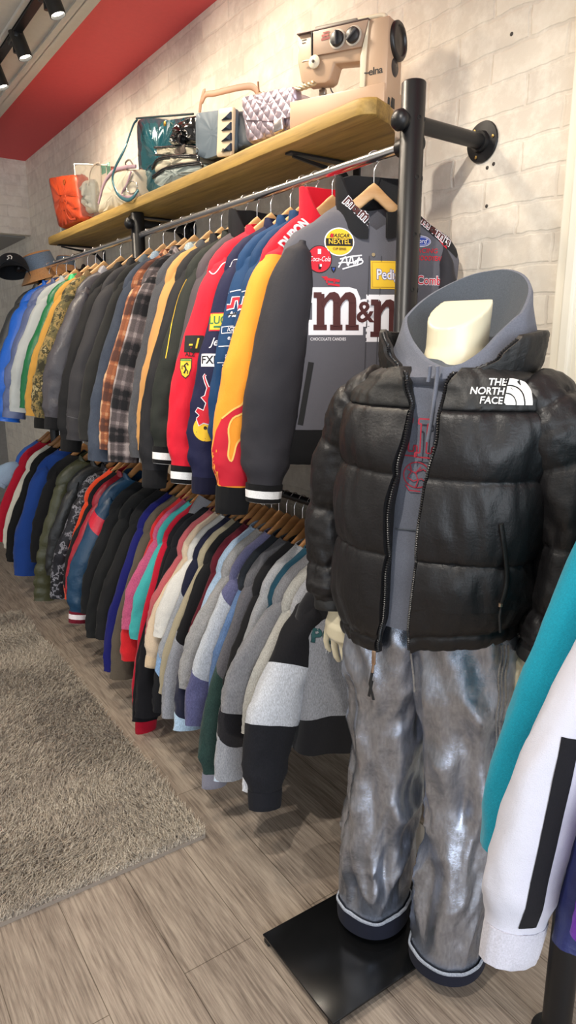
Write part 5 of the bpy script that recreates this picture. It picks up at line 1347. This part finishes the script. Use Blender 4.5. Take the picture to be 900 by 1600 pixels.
# generic sleeve decals
SX = Vector((.72, -.69, 0)); SY = Vector((.20, .06, 1))
def sdec(key, name, px, pcs, rot=0, part='sleeve', xd=None, tabs=None, **k):
    o = (tabs or UP)[key][part]; b = bvh_of(o); A = on(b, *px)
    if A is None: return
    X = (xd or SX).normalized(); Y = (SY-X*SY.dot(X)).normalized()
    return decal(name, pcs, A, X*math.cos(rot)+Y*math.sin(rot), -X*math.sin(rot)+Y*math.cos(rot), b, o, **k)
def spx(key, name, pts_list, centre, part='sleeve', tabs=None):
    """pieces given as image outlines: (kind, pts, width or None, material)"""
    o = (tabs or UP)[key][part]; b = bvh_of(o); A = on(b, *centre)
    if A is None: return
    pcs = []
    for kind, pts, w, mat in pts_list:
        q = px2d(b, A, SX, SY, pts)
        if kind == 'p': pcs.append((poly2d(q), mat))
        else: pcs.append((stroke2d([tuple(k)[:2] for k in catmull([(a, c, 0) for a, c in q], 40)], w), mat))
    return decal(name, pcs, A, SX, SY, b, o)
def c4(*a): return [(200+x/3, 300+y/3) for x, y in a]
fl = c4((380, 1260), (412, 1120), (440, 1062), (490, 1022), (530, 1000), (552, 975), (557, 1008), (535, 1040), (492, 1062), (472, 1110), (476, 1170), (470, 1236), (485, 1262), (497, 1232), (510, 1182), (545, 1140), (610, 1112), (620, 1420), (370, 1420))
FLR = plain('#c2142c', .8); YO = plain('#f2c062', .75)
spx('flame', 'flame', [('p', fl, None, FLR), ('s', fl[2:16], .0045, YO)], (365, 722))
o = UP['flame']; fb = bvh_of(o['body'], o['sleeve']); fm = ROOTM[o['root']].to_3x3()
A = on(fb, 464, 362) or on(fb, 470, 375)
if A:
    xd = fm @ Vector((.72, 0, .69)); n = fm @ Vector((-.25, -.93, .28)); n = (n-xd*n.dot(xd)).normalized(); yd = n.cross(xd)
    decal('shoulder_lettering', [(text2d('DUPONT', .026, .06, wide=.78), ESILV), (text2d('DUPONT', .026, .015, wide=.78), EW)], A, xd, yd, fb, o['body'], reach=.08)
# navy jacket with bull and disc
sdec('bull', 'yellow_patch', (345, 503), [(poly2d(rect(-.034, -.026, .034, .026)), ER), (poly2d(rect(-.031, -.022, .031, .023)), EY), (text2d('LUCR', .022, .03, wide=.9, y=.004), plain('#2c6b3c', .7)), (stroke2d([(-.02, -.014), (.02, -.014)], .006), plain('#2c6b3c', .7))])
sdec('bull', 'white_script', (342, 535), [(text2d('Jean', .022, .01, .4, .9), EW)])
sdec('bull', 'white_patch', (336, 563), [(poly2d(rect(-.040, -.018, .040, .018)), EW), (text2d('FXDD', .022, .02, wide=.95), EK)])
k = .00045
bull = [(a*k, b*k) for a, b in [(-55, 62), (-40, 20), (-10, 38), (30, 28), (62, 48), (88, 100), (82, 160), (66, 205), (52, 262), (20, 258), (2, 205), (-22, 196), (10, 160), (-8, 112), (-46, 128), (-62, 108), (-34, 84)]]
horn = [(a*k, b*k) for a, b in [(50, 260), (75, 250), (92, 285), (112, 275), (106, 250)]]; leg = [(a*k, b*k) for a, b in [(22, 256), (8, 290), (-4, 325), (6, 336)]]
sdec('bull', 'yellow_disc', (321, 670), [(poly2d(ell(.036, .036)), EY), (poly2d(ell(.005, .005, 0, .002)), EK), (stroke2d(bull+[bull[0]], .006), EW), (stroke2d(horn, .008), EW), (stroke2d(leg, .009), EW), (poly2d(bull), ER), (stroke2d(horn, .003), ER), (stroke2d(leg, .004), ER)], label='yellow disc with red bull')
sdec('bull', 'shoulder_piping', (363, 412), [(stroke2d([(-.03, .0), (-.005, -.008), (.0, .012), (.03, .01)], .003), EW)])
for key, dx in (('navyc', 0), ('navyb', -18)):
    sdec(key, 'white_line', (388+dx, 455), [(stroke2d([(-.04, 0), (.04, .004)], .0025), EW), (stroke2d([(.018, .0), (.012, -.02)], .003), EW)])
    sdec(key, 'red_numeral', (387+dx, 476), [(stroke2d([(-.03, -.004), (-.012, -.004), (-.008, .016), (.01, .016), (.014, -.012), (.022, -.012)], .020), EW), (stroke2d([(-.03, -.004), (-.012, -.004), (-.008, .016), (.01, .016), (.014, -.012), (.022, -.012)], .013), ER)])
    sdec(key, 'white_patch', (386+dx, 491), [(text2d('Auto', .014, .05, .2), EW), (text2d('Auto', .014, .0, .2), EK)][0:1]+[(stroke2d([(-.026, 0), (.026, 0)], .003), EK), (stroke2d([(-.02, .004), (-.01, -.004), (0, .004), (.01, -.004), (.02, .004)], .002), EK)])
    sdec(key, 'boxed_lettering', (386+dx, 515), [(poly2d(rect(-.042, -.010, .042, .010), rect(-.040, -.008, .040, .008)), EW), (text2d('IGHTL', .012, .0, .2), EW)])
    sdec(key, 'white_lettering', (384+dx, 528), [(text2d('e.Son', .012, .01, .15), EW)])
    sdec(key, 'white_line', (381+dx, 541), [(stroke2d([(-.04, 0), (.04, 0)], .002), EW)])
    sdec(key, 'white_lettering', (380+dx, 558), [(text2d('&.Co', .012, .005), EW), (stroke2d([(-.04, -.016), (.04, -.016)], .002), EW)])
    sdec(key, 'white_lettering', (377+dx, 578), [(text2d('TC', .024, .0, wide=.9), EW)])
# red jacket
sdec('red', 'black_patch', (303, 537), [(poly2d(rect(-.030, -.025, .028, .025)), EK), (text2d('-1', .030, .01, .2), EY)])
sdec('red', 'black_lettering', (297, 554), [(text2d('ALZ', .011, .03), EK)])
sh = [(-.016, .026), (.016, .026), (.016, 0), (.010, -.02), (0, -.028), (-.010, -.02), (-.016, 0)]
sdec('red', 'yellow_shield', (290, 575), [(poly2d([(a*1.15, b*1.12) for a, b in sh]), EK), (poly2d(sh), EY), (stroke2d([(-.004, -.016), (.002, -.004), (-.003, .008), (.004, .014), (.008, .008)], .005), EK), (stroke2d([(.002, -.004), (.008, -.010), (.006, -.018)], .003), EK), (stroke2d([(-.003, .004), (-.010, .006), (-.010, -.004)], .003), EK), (poly2d(rect(-.015, .021, .015, .025)), plain('#2c8a4a', .7))])
spx('red', 'white_piping', [('s', [(321, 416), (334, 428), (352, 410), (372, 399)], .003, EW)], (338, 424))
sdec('varsity', 'red_patch', (246, 527), [(poly2d(rect(-.016, -.022, .022, .020)), ER), (poly2d(rect(-.016, -.040, .012, -.030)), plain('#7d2a2a', .7))])
spx('green', 'yellow_piping', [('s', [(290, 428), (277, 470), (266, 520), (259, 560)], .003, EY)], (270, 500))
sdec('coat', 'cuff_seam', (125, 655), [(stroke2d([(-.06, .012), (.06, -.012)], .003), plain('#4a494d', .8))])
# lettering on the colour-block sweatshirt
bo = LOW['bw']['body']; bb = bvh_of(bo); A = on(bb, 500, 995); PG_ = plain('#17474a', .8); bm_ = ROOTM[LOW['bw']['root']].to_3x3()
if A: decal('green_lettering', [(text2d('POLO', .036, .05, wide=1.0, x=.048, sp=1.05), plain('#0f2f36', .8)), (text2d('POLO', .036, .02, wide=1.0, x=.048, sp=1.05), PG_), (text2d('n', .016, .0, x=.022, y=-.038), plain('#d8d9dc', .8))], A, bm_ @ Vector((1, 0, -.12)), Z, bb, bo)
# ---------------------------------------------------------------- light and camera
def spot(loc, target, energy, size, color, blend=.5, rad=.03):
    l = bpy.data.lights.new('spot', 'SPOT'); l.energy = energy; l.spot_size = math.radians(size); l.spot_blend = blend; l.color = color; l.shadow_soft_size = rad
    o = bpy.data.objects.new('spot_light', l); COL.objects.link(o); o.location = loc
    o.rotation_euler = (Vector(target)-Vector(loc)).to_track_quat('-Z', 'Y').to_euler(); return o
WARM = (1, .86, .68)
for y, ty, tz, e in ((3.61, 3.75, 2.15, 27), (3.21, 3.2, 2.15, 23), (2.76, 2.55, 2.2, 23), (2.3, 2.0, 2.2, 22), (1.85, 1.5, 1.5, 32)):  # far ones sit at the track lamps; the nearer ones are added, unseen
    spot((.915, y, 2.57), (1.4 if tz > 2 else 1.1, ty, tz), e, 120, WARM, 1.0, .04)
spot((.3, 3.3, 2.6), (1.1, 3.1, 1.2), 55, 100, WARM, 1.0, .05)  # added unseen spots without fixtures, here and next, brightening the garments
spot((.3, 2.0, 2.6), (1.1, 1.9, 1.2), 45, 100, WARM, 1.0, .05)
spot((.0, .6, 2.6), (1.0, 1.0, .8), 95, 100, (1, .93, .84))  # added unseen front spot that brightens mannequin and near floor
spot((-.6, 2.2, 2.6), (.3, 2.6, 0), 75, 120, (1, .93, .84))  # added broad overhead spot, no fixture, filling garments and rug
a = bpy.data.lights.new('shopfront', 'AREA'); a.energy = 60; a.shape = 'RECTANGLE'; a.size = 2.6; a.size_y = 2.0; a.color = (.86, .93, 1)
o = bpy.data.objects.new('shopfront_daylight', a); COL.objects.link(o); o.location = (.2, -2.2, 1.35)
o.rotation_euler = (Vector((.9, 1.4, .7))-o.location).to_track_quat('-Z', 'Z').to_euler()
w = bpy.data.worlds.new('world'); bpy.context.scene.world = w; w.use_nodes = True
nt = w.node_tree; bg = nt.nodes['Background']; tc = nt.nodes.new('ShaderNodeTexCoord'); sp = nt.nodes.new('ShaderNodeSeparateXYZ'); nt.links.new(tc.outputs['Generated'], sp.inputs[0])
# daylight through the shop front (towards -y), dimmer shop interior elsewhere
nt.links.new(ramp(nt, math_(nt, 'MULTIPLY', sp.outputs[1], -1.0), [(.30, (.62, .58, .53, 1)), (.72, (1.9, 2.05, 2.25, 1))]), bg.inputs[0]); bg.inputs[1].default_value = .85
cam = bpy.data.cameras.new('camera'); co = bpy.data.objects.new('camera', cam); COL.objects.link(co)
cam.sensor_fit = 'VERTICAL'; cam.sensor_height = 36; cam.lens = CAM_F/1600*36; cam.clip_start = .02
co.matrix_world = Matrix(((_R.x, _U.x, -_F.x, 0), (_R.y, _U.y, -_F.y, 0), (_R.z, _U.z, -_F.z, CAM_H), (0, 0, 0, 1)))
sc = bpy.context.scene; sc.camera = co
sc.view_settings.view_transform = 'Standard'; sc.view_settings.look = 'None'; sc.view_settings.exposure = 0; sc.view_settings.gamma = 1; sc.view_settings.use_curve_mapping = False
